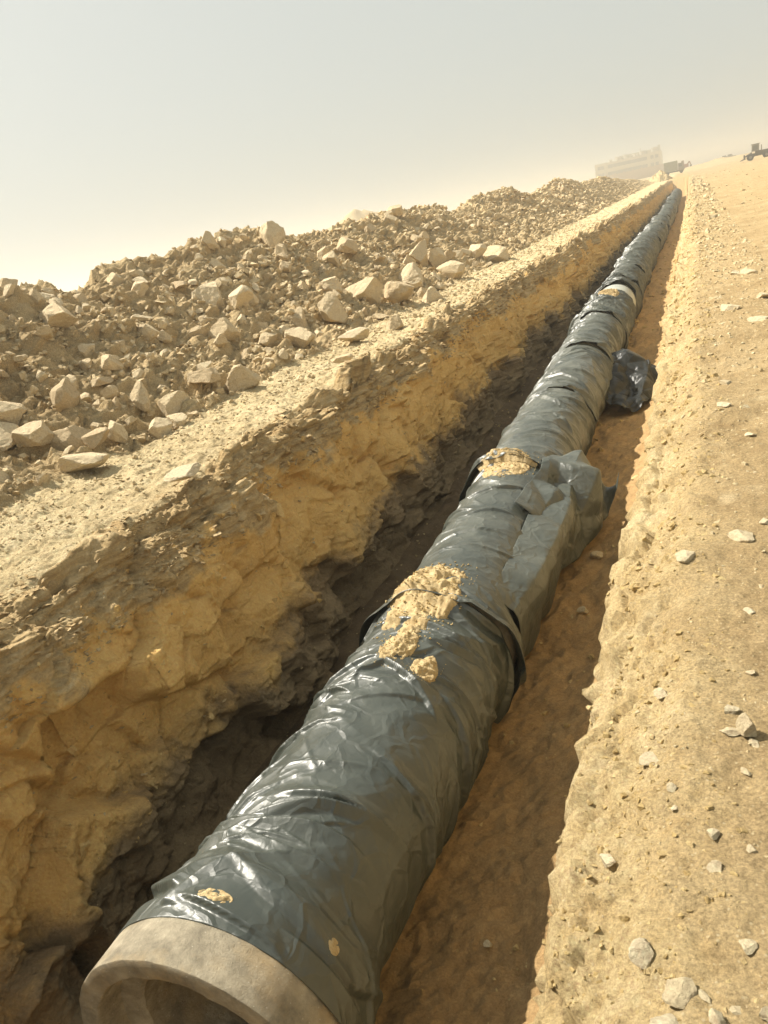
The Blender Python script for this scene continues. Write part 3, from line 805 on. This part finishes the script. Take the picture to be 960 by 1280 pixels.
def tri(p): return np.abs(p - np.floor(p) - 0.5) * 2
def wrap_r(k, u, th, L):
    """radius of the loose plastic on pipe length k, u metres from its near end"""
    r = np.random.default_rng(900 + k)
    a = th * PR
    w1 = perlin(a * 1.1, u * 1.1, 0, 40 + k); w2 = perlin(a * 2.3, u * 2.3, 3.3, 60 + k)
    R = PR + (0.055 if k < 3 else 0.012) * (1 - sstep(0.30, 0.52, u))                       # socket under the sheet
    loose = 0.55 + 0.6 * sstep(-0.3, 0.5, perlin(a * 0.8, u * 0.8, 7.7, 80 + k))
    calm = {1: 0.45}.get(k, 1.0) if k < 3 else 1.15
    f = 0
    for i in range(6):
        phi = r.normal(0, 0.55) + (0.5 if i % 2 else -0.35)
        fr = (0.9, 1.3, 1.9, 2.6, 3.4, 4.4)[i]
        p = (a * math.sin(phi) + u * math.cos(phi)) * fr + 0.9 * w1 + 0.35 * w2 + r.random()
        m = sstep(-0.15, 0.45, perlin(a * 1.5 + 9 * i, u * 1.5, i * 3.7, 200 + k))
        f = f + (1 - tri(p)) ** (1.2, 4.0, 2.2)[i % 3] * m * 0.06 / fr ** 0.8
    c1, c2, _ = worley(a * 1.15 + 0.6 * w1 + 0.6 * u, u * 1.9 + 0.6 * w2, 0 * u + 0.5 + k, 820 + k)
    net = np.clip(1 - (c2 - c1) / 0.5, 0, 1) ** 1.8 * 0.032
    # lapped folds: each a tapering ridge, steep on one side and gentle on the other
    lap = np.zeros(np.broadcast(u, th).shape)
    nf = 60 if k == 0 else 22 if k == 1 else 38 if k < 5 else 54 if k < 16 else 26
    for i in range(nf):
        ac, uc = (r.uniform(-0.9, 2.9)) * PR, r.uniform(0.02, L)
        phi = r.choice((-1, 1)) * abs(r.normal(0.35, 0.25)) if k < 5 else r.normal(0, 0.38)
        ln = r.uniform(0.25, 0.75) if k < 5 else r.uniform(0.4, 1.3)
        hgt = r.uniform(0.018, 0.062) * (1.0 if k < 5 else 1.5) * (0.6 if k == 1 else 1)
        ws, wg = r.uniform(0.010, 0.026), r.uniform(0.08, 0.22)
        if r.random() < 0.3: ws, wg = wg * 0.5, ws
        if k < 3 and i % 2: ws, wg, hgt, ln = ws * 0.8, r.uniform(0.02, 0.06), hgt * 0.55, ln * 1.1          # thin pinched creases
        da, du = a - ac, u - uc
        sl = da * math.cos(phi) + du * math.sin(phi)
        tt = -da * math.sin(phi) + du * math.cos(phi) + r.normal(0, 0.25) * sl ** 2 + 0.05 * w2
        prof = np.where(tt < 0, np.clip(1 + tt / ws, 0, 1), np.clip(1 - tt / wg, 0, 1) ** 1.3)
        lap = np.maximum(lap, hgt * prof * np.clip(1 - (sl / ln) ** 2, 0, 1))
    f = (0.45 * f + net) * loose * calm + lap
    bunch = np.exp(-((u - 0.02) / 0.25) ** 2) + np.exp(-((u - L) / 0.30) ** 2)
    if k >= 3: bunch = 0.6 * bunch + (0.6 if k < 5 else 1.25) * sstep(-0.1, 0.3, perlin(u * 0.9, 0.3, k * 3.1, 400))
    ph = u * 5.5 + 1.3 * w1 + 0.5 * w2 + 0.5 * np.sin(th * 2 + k)
    fr_ = ph - np.floor(ph)
    rings = np.where(fr_ < 0.14, fr_ / 0.14, (1 - fr_) / 0.86)                         # lapped folds: steep towards the near end
    f = f + (0.045 if k < 3 else 0.06 if k < 5 else 0.085) * bunch * rings * sstep(-0.35, 0.25, perlin(a * 1.2, u * 1.5, 4.4, 700 + k))
    flare = (1 - sstep(0.0, 0.22, u)) * ((0.012 if k < 3 else 0.004) + (0.075 if k < 3 else 0.035) * sstep(-0.1, 0.5, perlin(np.cos(th) * 1.4, k * 5.3, np.sin(th) * 1.4, 500))) if k > 0 else (1 - sstep(0, 0.2, u)) * 0.004
    skirt = 0.10 * sstep(0.2, 1.0, -np.sin(th)) * (0.4 + sstep(-0.3, 0.4, perlin(u * 1.2, k * 2.0, th, 520)))   # hangs loose below
    if k >= 5: f = f + 0.07 * perlin(u * 1.9, np.cos(th) * 0.9, k * 2.1 + np.sin(th) * 0.9, 640)
    return R + f + flare + skirt * 0.5

def on_pipe(Y, th, r):
    return np.stack([pipe_x(Y) + r * np.cos(th), Y + 0 * th, pipe_z(Y) + r * np.sin(th)], -1)

def lathe(prof, Y0, seg=72):
    th = np.linspace(0, 2 * math.pi, seg, endpoint=False)
    V = np.concatenate([on_pipe(np.full(seg, Y0 + y), th, np.full(seg, r)) for r, y in prof])
    f = grid_faces(len(prof), seg, closed=True)
    return V, f

ordinal = {0: 'nearest length of pipe, its bare concrete socket mouth open at the bottom of the picture',
           1: 'second length of wrapped pipe, a long loose fold of plastic down its right side',
           2: 'third length of wrapped pipe, beyond the torn plastic wing with sand on its near end',
           3: 'fourth length of wrapped pipe, dusty grey green sheet in many creases',
           4: 'fifth length of wrapped pipe, with a black flap of sheet on the floor beside it',
           5: 'sixth length of wrapped pipe, ending at the smooth pale bare band',
           6: 'seventh length of pipe, a smooth pale bare band at its near end'}
for q_, w_ in zip(range(7, 12), ('eighth', 'ninth', 'tenth', 'eleventh', 'twelfth')):
    ordinal[q_] = w_ + ' length of wrapped pipe counted from the concrete mouth, bunched in dark rings'
NPIPE = 36
for k in range(NPIPE):
    Y0 = MOUTH + k * LEN
    root = empty('concrete_pipe', (float(pipe_x(Y0)), Y0, float(pipe_z(Y0)) - PR))
    lab = ordinal.get(k, 'far length of plastic wrapped pipe, small towards the end of the trench' if k > 11 else 'wrapped pipe length of the middle run, bunched in dark rings')
    tag(root, lab, 'pipe', 'plastic wrapped pipes laid end to end in the trench')
    inv = -Vector(root.location)
    # concrete: socket at the near end, barrel behind it
    if k == 0:
        prof = [(0.40, 3.2), (0.40, 0.16), (0.415, 0.145), (0.505, 0.13), (0.515, 0.11), (0.520, 0.012), (0.526, 0.002), (0.530, 0.0), (0.621, 0.0), (0.627, 0.003), (0.629, 0.009), (0.628, 0.30), (0.60, 0.36), (0.50, 0.48), (0.50, 3.2)]
    else:
        rs = 0.572 if k < 3 else 0.54 if k == 6 else 0.528
        prof = [(0.40, LEN), (0.40, 0.16), (0.515, 0.13), (0.517, 0.0), (rs, 0.0), (rs, 0.30), (0.50, 0.45), (0.50, LEN)]
        if k == 6: prof[-3:] = [(rs, 0.9), (rs, 2.2), (0.50, LEN)]
    V, f = lathe(prof, Y0, 128 if k == 0 else 40)
    if k == 0:
        n = 0.006 * fbm(V[:, 0] * 9, V[:, 1] * 9, V[:, 2] * 9, 3, 77)
        cx = V[:, 0] - PXC; cz = V[:, 2] - PZC; rr = np.hypot(cx, cz)
        V[:, 0] += cx / rr * n; V[:, 2] += cz / rr * n; V[:, 1] += 0.004 * fbm(V[:, 0] * 14, V[:, 1] * 14, V[:, 2] * 14, 3, 79)
    me = np_mesh('barrel', V + np.array(inv[:]), f, smooth=(k > 0))
    if k == 0:
        me.polygons.foreach_set('use_smooth', np.ones(len(me.polygons), bool))
        me.set_sharp_from_angle(angle=math.radians(35))
    link('barrel', me, M_BAND if k == 6 else M_CONC, root)
    # the plastic sheet
    ya = 0.21 if k == 0 else 1.75 if k == 6 else -0.04 - 0.05 * random.random()
    L = LEN
    nu, nt = (440, 260) if k == 0 else (340, 200) if k < 2 else (230, 150) if k < 4 else (180, 110) if k < 8 else (100, 60) if k < 16 else (46, 32)
    u = np.linspace(0, L - ya - (0.0 if k == 0 else 0.02), nu)[:, None]
    th = np.radians(np.concatenate([np.linspace(-45, 165, nt), np.linspace(165, 315, nt // 5)[1:-1]]))[None, :]; nt = th.shape[1]
    rr = wrap_r(k, u + 0 * th, th + 0 * u, L - ya)
    if k == 0: rr = np.maximum(rr, 0.632 * (1 - sstep(0.12, 0.3, u)))
    Yv = Y0 + ya + u + 0 * th
    if k > 0: Yv = Yv + 0.05 * perlin(th * 1.6, k * 3.0, 0, 600) * (1 - sstep(0, 0.3, u))   # uneven cut edge
    rr = np.concatenate([rr[:1] - 0.022, rr[:1] - 0.004, rr]); Yv = np.concatenate([Yv[:1] + 0.08, Yv[:1] - 0.001, Yv]); nu += 2   # turned-in hem
    V = on_pipe(Yv, th + 0 * Yv, rr).reshape(-1, 3)
    me = np_mesh('plastic_wrap', V + np.array(inv[:]), grid_faces(nu, nt, closed=True, flip=True))
    wo_ = link('plastic_wrap', me, M_PLASTIC, root)
    if k == 1: PIPE1 = root
    if k == 2: PIPE2 = root
    if k == 4: PIPE4 = root

# loose pieces of the sheet
def sheet(name, ctrl, parent, nu=90, nv=60, crumple=0.03, seed=0, freq=3.0, thick=0.004, lin=0.75, mat=None):
    """ctrl: rows x cols of 3-D points; interpolated, creased and given thickness"""
    C = np.array(ctrl, float); a, b = C.shape[:2]
    uu, vv = np.linspace(0, a - 1, nu), np.linspace(0, b - 1, nv)
    def cr(C, t):
        i = np.clip(np.floor(t).astype(int), 0, len(C) - 2); f = (t - i)[:, None, None]
        p0, p1, p2, p3 = C[np.maximum(i - 1, 0)], C[i], C[i + 1], C[np.minimum(i + 2, len(C) - 1)]
        sm = 0.5 * (2 * p1 + (p2 - p0) * f + (2 * p0 - 5 * p1 + 4 * p2 - p3) * f ** 2 + (3 * p1 - p0 - 3 * p2 + p3) * f ** 3)
        return sm * (1 - lin) + lin * (p1 * (1 - f) + p2 * f)
    S = cr(C, uu); S = np.transpose(cr(np.transpose(S, (1, 0, 2)), vv), (1, 0, 2))
    du, dv = np.gradient(S, axis=0), np.gradient(S, axis=1)
    N = np.cross(du, dv); N /= np.linalg.norm(N, axis=-1, keepdims=True) + 1e-9
    x, y, z = S[..., 0] * freq, S[..., 1] * freq, S[..., 2] * freq
    w = perlin(x * 0.7, y * 0.7, z * 0.7, seed + 3)
    g1, g2, _ = worley(x, y, z, seed)
    f = np.clip(1 - (g2 - g1) / 0.5, 0, 1) * 0.9 + (1 - tri(x * 0.6 + y * 0.4 - z * 0.3 + 0.8 * w)) * 0.5
    edge = 1.0
    S = S + N * (crumple * (f - 0.7))[..., None]
    inv = -np.array(parent.matrix_world.translation) if False else -np.array(parent.location)
    me = np_mesh(name, S.reshape(-1, 3) + inv, grid_faces(nu, nv))
    o = link(name, me, mat or M_PLASTIC, parent)
    s = o.modifiers.new('thick', 'SOLIDIFY'); s.thickness = thick; s.offset = 0
    return o
def pp(Y, deg, r): return (float(pipe_x(Y)) + r * math.cos(math.radians(deg)), Y, float(pipe_z(Y)) + r * math.sin(math.radians(deg)))

# long fold hanging down the right side of the second length
rows = []
for Y, out, dn in ((5.25, 0.02, 0.0), (5.7, 0.10, 0.0), (6.3, 0.17, 0.02), (6.9, 0.20, 0.03), (7.5, 0.20, 0.02), (7.95, 0.14, 0.0)):
    rows.append([pp(Y, 42, PR + 0.015), pp(Y, 30, PR + 0.03 + 0.35 * out), pp(Y, 19, PR + 0.05 + 0.95 * out), pp(Y, 8, PR + 0.04 + out), pp(Y, -8, PR + 0.03 + 0.75 * out), pp(Y, -25, PR + 0.05 + 0.55 * out), pp(Y, -42, PR + 0.10 + 0.6 * out)])
tag(sheet('fold', rows, PIPE1, 130, 90, 0.04, 5, 1.6, thick=0.002), 'long fold of plastic standing off the right side')
# torn wing on the third length, reaching over the floor
W = [[(-1.72, 6.85, -1.10), (-1.52, 6.85, -1.30), (-1.43, 6.9, -1.60), (-1.42, 7.0, -1.95)],
     [(-1.70, 7.45, -1.14), (-1.44, 7.45, -1.26), (-1.27, 7.4, -1.52), (-1.30, 7.3, -2.00)],
     [(-1.66, 7.90, -1.16), (-1.42, 7.95, -1.44), (-1.24, 7.85, -1.66), (-1.20, 7.75, -2.02)],
     [(-1.66, 8.20, -1.12), (-1.32, 8.15, -1.20), (-1.05, 8.15, -1.30), (-1.10, 8.1, -1.98)],
     [(-1.62, 8.60, -1.22), (-1.30, 8.65, -1.22), (-1.16, 8.60, -1.46), (-1.04, 8.4, -1.95)],
     [(-1.55, 8.95, -1.45), (-1.24, 8.90, -1.72), (-1.02, 8.70, -1.80), (-0.87, 8.5, -1.47)]]
tag(sheet('torn_wing', W, PIPE2, 130, 90, 0.05, 15, 1.9, lin=0.9, thick=0.002), 'crumpled wing of sheet torn off over the floor')
# dark flap lying on the floor beside the fifth length
F4 = [[(-1.60, 13.5, -1.75), (-1.42, 13.3, -1.95), (-1.22, 13.1, -1.92), (-1.05, 13.2, -2.05), (-0.92, 13.3, -2.02)],
      [(-1.60, 14.1, -1.55), (-1.38, 14.0, -1.72), (-1.14, 13.8, -1.98), (-0.92, 13.7, -1.84), (-0.76, 13.8, -2.02)],
      [(-1.60, 14.6, -1.45), (-1.34, 14.6, -1.52), (-1.08, 14.5, -1.74), (-0.84, 14.4, -1.72), (-0.66, 14.4, -1.96)],
      [(-1.58, 15.1, -1.40), (-1.30, 15.2, -1.36), (-1.02, 15.1, -1.44), (-0.80, 14.9, -1.58), (-0.62, 14.8, -1.84)],
      [(-1.60, 15.6, -1.52), (-1.34, 15.6, -1.74), (-1.04, 15.5, -1.82), (-0.84, 15.3, -1.98), (-0.68, 15.2, -2.04)]]
tag(sheet('floor_flap', F4, PIPE4, 100, 100, 0.09, 25, 2.6, mat=M_FILM), 'black flap of sheet spread on the floor')

# ------------------------------------------------------------------ sand lying on the pipe
def sand_material():
    t = NT('damp_loose_sand')
    c = t.ramp(t.noise(14, 7, 0.7), [(0.3, (0.36, 0.255, 0.125)), (0.5, (0.49, 0.37, 0.195)), (0.7, (0.60, 0.48, 0.28))])
    t.bump([(t.noise(45, 8, 0.75), 0.7, 0.02), (t.noise(160, 4, 0.7), 0.4, 0.005)])
    return t.done(c, 0.98, 0.1)
M_CLUMP = sand_material()
def sand(Yc, deg, hu, ht, hgt, seed, label):
    k = int((Yc - MOUTH) // LEN); nu, nt = 90, 90
    u = np.linspace(-1, 1, nu)[:, None]; v = np.linspace(-1, 1, nt)[None, :]
    Yv = Yc + hu * u + 0 * v; th = math.radians(deg) + ht * v + 0 * u
    kk = np.floor((Yv + 0.06 - MOUTH) / LEN).astype(int)
    base = np.zeros(Yv.shape)
    for q in np.unique(kk):
        ya = 0.21 if q == 0 else -0.06
        base = np.where(kk == q, wrap_r(q, Yv - MOUTH - q * LEN - ya, th, LEN - ya), base)
    rr = np.hypot(u, v)
    n = fbm(Yv * 5, th * 3.2, 0, 4, seed); crumb = np.abs(fbm(Yv * 17, th * 9.5, 0, 3, seed + 5))
    n = n + 0.8 * fbm(Yv * 2.2, th * 1.5, 3.0, 3, seed + 9)
    h = hgt * (0.75 * (1 - rr ** 1.6) + 1.3 * n + 0.5 * fbm(Yv * 22, th * 12, 0, 2, seed + 20)) + 0.016 * crumb * (rr < 1.0)
    h = np.clip(h - 0.22 * np.maximum(0, rr - 0.80), -0.02, 1)
    h[0] = h[-1] = -0.02; h[:, 0] = h[:, -1] = -0.02
    V = on_pipe(Yv, th, base + h)
    root_loc = V[nu // 2, nt // 2]
    me = np_mesh('sand_clump', V.reshape(-1, 3) - root_loc, grid_faces(nu, nt, flip=True))
    o = link('sand_clump', me, M_CLUMP); o.location = root_loc
    r = np.random.default_rng(seed); VV, FF, off = [], [], 0
    for q in range(int(700 * hu) + 40):
        du, dt = np.clip(r.normal(0, 0.5, 2), -0.98, 0.98)
        iu, it = int((du + 1) / 2 * (nu - 1)), int((dt + 1) / 2 * (nt - 1))
        v, f = CH[q % len(CH)]; sz = r.uniform(0.006, 0.024) * min(1, hu * 2.4) * (1 + r.random() ** 6)
        c = on_pipe(Yv[iu, it], th[iu, it], base[iu, it] + max(h[iu, it], 0) + 0.15 * sz)
        VV.append(v * sz + c - root_loc); FF.append(f + off); off += len(v)
    cm = link('crumbs', np_mesh('crumbs', np.concatenate(VV), np.concatenate(FF), False), M_GOLD, o); cm['kind'] = 'stuff'
    tag(o, label, 'sand', 'sand lying on the pipe')
sand(4.86, 92, 0.62, 0.56, 0.036, 1, 'largest clump of yellow sand spilling over the first pipe joint')
sand(4.12, 86, 0.26, 0.24, 0.024, 2, 'small round clump of sand just below the largest clump')
sand(3.95, 62, 0.17, 0.20, 0.020, 3, 'small sand patch on the shoulder of the nearest pipe length')
sand(7.92, 92, 0.36, 0.62, 0.013, 4, 'flat band of sand on the second pipe joint above the torn wing')
sand(20.6, 84, 0.5, 0.5, 0.035, 5, 'reddish sand clump far up the pipe by the bare band')
sand(1.93, 84, 0.05, 0.16, 0.008, 6, 'thin crescent of sand at the edge of the plastic by the concrete mouth')
sand(2.02, 33, 0.05, 0.07, 0.007, 7, 'tiny sand crumb in the plastic crease right of the concrete mouth')

# ------------------------------------------------------------------ far things
M_BWALL = plain('cream_render', (0.46, 0.41, 0.31), 0.9)
M_BROOF = plain('roof_clutter', (0.36, 0.33, 0.27), 0.9)
M_GLASS = plain('dark_window_glass', (0.10, 0.11, 0.11), 0.25)
M_FENCE = plain('brown_block_wall', (0.33, 0.23, 0.14), 0.95, 0.25)
M_DARK = plain('dark_machine_paint', (0.07, 0.06, 0.05), 0.6)
M_GREYM = plain('grey_machine_panel', (0.24, 0.22, 0.19), 0.6)
M_TYRE = plain('tyre_rubber', (0.03, 0.03, 0.03), 0.9)
M_RED = plain('faded_red_paint', (0.26, 0.10, 0.07), 0.7)
M_GREEN = plain('grey_green_box', (0.26, 0.27, 0.22), 0.7)

def ray_at(px, dist):
    v = FW * FPX + RT * (px - 480) + UP * (640 - 207)
    return v
def ground_xy(px, Y):
    """x of the photo column px at distance Y on the horizon line"""
    py = 207 + (858 - px) * math.tan(ROLL)
    v = FW * FPX + RT * (px - 480) + UP * (640 - py)
    return float(v[0] / v[1] * Y)

BY = 300.0
bx0, bx1 = ground_xy(746, BY), ground_xy(828, BY)
W_ = bx1 - bx0
b = empty('long_building', (bx0, BY, 0))
D_ = 14.0
mb = MB()
mb.box(0, W_ * 0.16, -0.8, D_, 0, 7.2); mb.box(W_ * 0.16, W_ * 0.80, 0, D_, 0, 7.4); mb.box(W_ * 0.80, W_, -0.8, D_, 0, 7.6)
mb.build('wall', M_BWALL, b)
for fl in range(3):
    MB().box(-0.15, W_ + 0.15, -1.05, -0.80, 2.2 + 2.35 * fl, 2.4 + 2.35 * fl).build('floor_slab', M_BWALL, b)
    wins = [W_ * 0.04, W_ * 0.09] + [W_ * (0.19 + 0.075 * q) for q in range(8)] + [W_ * 0.84, W_ * 0.91]
    for q, wx in enumerate(wins):
        yb = -0.83 if q < 2 or q > 9 else -0.03
        wi = MB().box(wx, wx + (1.0 if q < 2 or q > 9 else 1.6), yb, yb + 0.1, 0.8 + 2.35 * fl, 1.9 + 2.35 * fl).build('window', M_GLASS, b)
mb = MB(); mb.box(0, W_ * 0.16, -0.8, D_, 7.2, 7.5); mb.box(W_ * .3, W_ * 0.85, 2, D_ - 2, 7.65, 8.6, 0.05)
mb.build('parapet', M_BWALL, b)
for q, (fx, s, h) in enumerate(((0.24, 1.2, 1.0), (0.36, 2.0, 1.5), (0.47, 1.3, 1.9), (0.62, 1.8, 1.3), (0.73, 2.4, 1.8), (0.90, 2.2, 2.0), (0.97, 0.9, 2.6))):
    z0 = 7.6 if fx > 0.8 else 7.4; h *= 0.7
    MB().cyl((W_ * fx, 1.2, z0), (W_ * fx, 1.2, z0 + h), s * 0.5, seg=14).build('rooftop_tank', M_BROOF, b)
MB().bar((W_ * .68, 1, 7.4), (W_ * .70, 1, 9.6), 0.25).build('mast', M_BROOF, b)
b.location = (bx0 * 1.5, BY * 1.5, 0); b.scale = (1.5, 1.5, 1.5)
tag(b, 'long pale three storey building fading into the dust on the horizon', 'building')

fy = 285.0
fx0, fx1 = ground_xy(738, fy), ground_xy(836, fy)
fw = empty('boundary_wall', (fx0, fy, 0))
n_ = 9; step = (fx1 - fx0) / n_
panel = None
for q in range(n_):
    if panel is None:
        o = MB().box(0.15, step - 0.15, -0.1, 0.1, -0.5, 3.1).build('panel', M_FENCE, fw); panel = o
        p0 = MB().box(-0.15, 0.15, -0.18, 0.18, -0.5, 3.4).build('post', M_FENCE, fw)
    else:
        for src in (panel, p0):
            c = src.copy(); COL.objects.link(c); c.parent = fw; c.location = (step * q, 0, 0)
fw.location = (fx0 * 1.5, fy * 1.5, 0); fw.scale = (1.5, 1.5, 1.5)
tag(fw, 'long brown block wall running in front of the hazy building', 'wall')

# grey green box truck and red excavator at the far end of the trench
TY = 230.0
t = empty('box_truck', (ground_xy(840, TY), TY, 0.1))
MB().box(-1.9, 1.4, -1.1, 1.1, 0.9, 3.2, 0.05).build('cargo_box', M_GREEN, t)
MB().prism([(1.5, 0.7), (3.0, 0.7), (3.0, 1.5), (2.6, 2.5), (1.5, 2.5)], -1.05, 1.05).build('cab', M_GREYM, t)
MB().box(1.7, 2.4, -1.09, -1.06, 1.6, 2.3).build('side_window', M_GLASS, t)
MB().box(-1.9, 2.9, -0.5, 0.5, 0.5, 0.85).build('chassis', M_DARK, t)
for x in (-1.2, 2.2):
    for y in (-1.0, 0.75): MB().cyl((x, y, 0.45), (x, y + 0.25, 0.45), 0.45).build('wheel', M_TYRE, t)
tag(t, 'hazy grey green box truck at the end of the brown wall', 'truck')

TY = 290.0
t = empty('red_excavator', (ground_xy(855, TY), TY, 0.25))
MB().box(-1.5, 1.4, -1.2, 1.2, 0.9, 1.9, 0.08).build('body', M_RED, t)
cabp = MB().prism([(-0.9, 1.9), (0.1, 1.9), (0.05, 3.1), (-0.7, 3.1)], -1.1, 0.1).build('cab', M_RED, t)
MB().box(-0.7, -0.1, -1.13, -1.1, 2.1, 2.9).build('cab_window', M_GLASS, cabp)
for y in (-1.3, 0.8): MB().box(-1.7, 1.6, y, y + 0.5, 0, 0.8, 0.25).build('track', M_TYRE, t)
arm = MB(); arm.bar((0.9, 0.5, 1.6), (1.7, 0.5, 2.5), 0.3, 0.4); arm.bar((1.7, 0.5, 2.5), (2.1, 0.5, 1.4), 0.25, 0.3); arm.build('arm', M_RED, t)
MB().prism([(1.8, 1.4), (2.4, 1.4), (2.3, 0.6), (1.7, 0.7)], 0.1, 0.9).build('bucket', M_DARK, t)
tag(t, 'small red excavator working where the trench meets the horizon', 'excavator')

# dark wheel loader on the right skyline
def terrain_z(x, y):
    i = int(np.searchsorted(YR, y)); j = int(np.argmin(np.abs(P[i, :nA, 0] - x))); return float(P[i, j, 2])
LY = 150.0
lx = ground_xy(945, LY)
t = empty('wheel_loader', (lx, LY, terrain_z(lx, LY) - 0.03))
MB().prism([(-0.2, 0.8), (3.2, 0.8), (3.2, 1.6), (2.9, 1.9), (-0.2, 2.0)], -0.8, 0.8).build('engine_hood', M_DARK, t)
MB().box(-2.0, -0.25, -0.7, 0.7, 0.75, 1.5, 0.06).build('front_frame', M_DARK, t)
cb = MB().prism([(-1.0, 1.9), (0.6, 1.9), (0.7, 3.4), (-0.9, 3.4)], -0.75, 0.75).build('cab', M_GREYM, t)
MB().box(-0.75, 0.4, -0.79, -0.76, 2.2, 3.2).build('cab_window', M_GLASS, cb)
MB().box(-1.05, 0.85, -0.85, 0.85, 3.42, 3.55).build('cab_roof', M_DARK, cb)
MB().cyl((1.2, 0.3, 1.9), (1.2, 0.3, 3.1), 0.09, seg=10).build('exhaust', M_DARK, t)
for x in (-1.3, 2.2):
    for y in (-1.2, 0.75):
        w = MB().cyl((x, y, 0.72), (x, y + 0.45, 0.72), 0.72, seg=24).build('wheel', M_TYRE, t)
        MB().cyl((x, y - 0.02, 0.72), (x, y + 0.47, 0.72), 0.34, seg=16).build('rim', M_GREYM, w)
lf = MB(); lf.bar((-0.9, -0.5, 1.7), (-2.5, -0.5, 1.0), 0.2, 0.3); lf.bar((-0.9, 0.5, 1.7), (-2.5, 0.5, 1.0), 0.2, 0.3); lf.build('lift_arm', M_DARK, t)
MB().prism([(-2.5, 1.5), (-2.35, 0.5), (-3.6, 0.25), (-3.5, 0.4), (-2.7, 0.7), (-2.7, 1.5)], -1.3, 1.3).build('bucket', M_DARK, t)
bk = MB(); bk.bar((3.2, 0, 1.4), (4.4, 0, 2.9), 0.25, 0.35); bk.bar((4.4, 0, 2.9), (5.2, 0, 1.6), 0.22, 0.3); bk.box(4.9, 5.7, -0.4, 0.4, 0.9, 1.6, 0.08); bk.build('rear_digger_arm', M_DARK, t)
t.scale = (0.68, 0.68, 0.68)
tag(t, 'dark wheel loader standing on the skyline of the right bank', 'loader')

for q, (px, lab) in enumerate(((905, 'faint pickup almost lost in haze, left of two'), (912, 'faint pickup almost lost in haze, right of two'))):
    TY = 330.0; x = ground_xy(px, TY)
    t = empty('pickup', (x, TY, terrain_z(x, TY) - 0.02))
    MB().prism([(-2.2, 0.5), (2.2, 0.5), (2.2, 1.0), (1.2, 1.1), (0.6, 1.75), (-0.6, 1.75), (-0.7, 1.1), (-2.2, 1.1)], -0.85, 0.85).build('body', M_GREYM, t)
    MB().box(-0.4, 0.5, -0.88, -0.86, 1.15, 1.65).build('side_window', M_GLASS, t)
    for xx in (-1.4, 1.4):
        for y in (-0.9, 0.65): MB().cyl((xx, y, 0.36), (xx, y + 0.25, 0.36), 0.36).build('wheel', M_TYRE, t)
    tag(t, lab, 'pickup', 'faint vehicles on the horizon')

# sand mound and far hill
def mound(name, cx, cy, rx, ry, h, seed, mat, n=70):
    u = np.linspace(-1, 1, n); a, c = np.meshgrid(u, u)
    r = np.hypot(a, c); x, y = cx + a * rx, cy + c * ry
    z = h * np.maximum(0, 1 - r ** 1.5) * (1 + 0.5 * fbm(a * 2, c * 2, 0, 4, seed)) + 0.08 * h * fbm(a * 7, c * 7, 0, 3, seed + 1) * (r < 1) - 0.3 * (r >= 0.98)
    me = np_mesh(name, np.stack([x, y, z], -1).reshape(-1, 3), grid_faces(n, n))
    return tag(link(name, me, mat), kind='structure')
mound('sand_mound', ground_xy(824, 150), 150, 2.2, 8, 1.5, 3, M_FAR)
mound('hill', ground_xy(462, 170), 170, 16, 30, 5.6, 5, M_FAR)
mound('hill', ground_xy(905, 260), 260, 16, 30, 1.6, 8, M_FAR)

# ------------------------------------------------------------------ dust haze
hz = MB().box(-1500, 1500, -300, 1900, -4, 15).build('haze', None)
m = bpy.data.materials.new('dust_haze'); m.use_nodes = True
nn = m.node_tree.nodes; nn.clear()
pv = nn.new('ShaderNodeVolumePrincipled'); pv.inputs['Color'].default_value = (0.966, 0.978, 0.962, 1)
pv.inputs['Density'].default_value = 0.0027; pv.inputs['Anisotropy'].default_value = 0.75
ou = nn.new('ShaderNodeOutputMaterial'); m.node_tree.links.new(pv.outputs[0], ou.inputs['Volume'])
hz.data.materials.clear(); hz.data.materials.append(m)
tag(hz, kind='stuff')
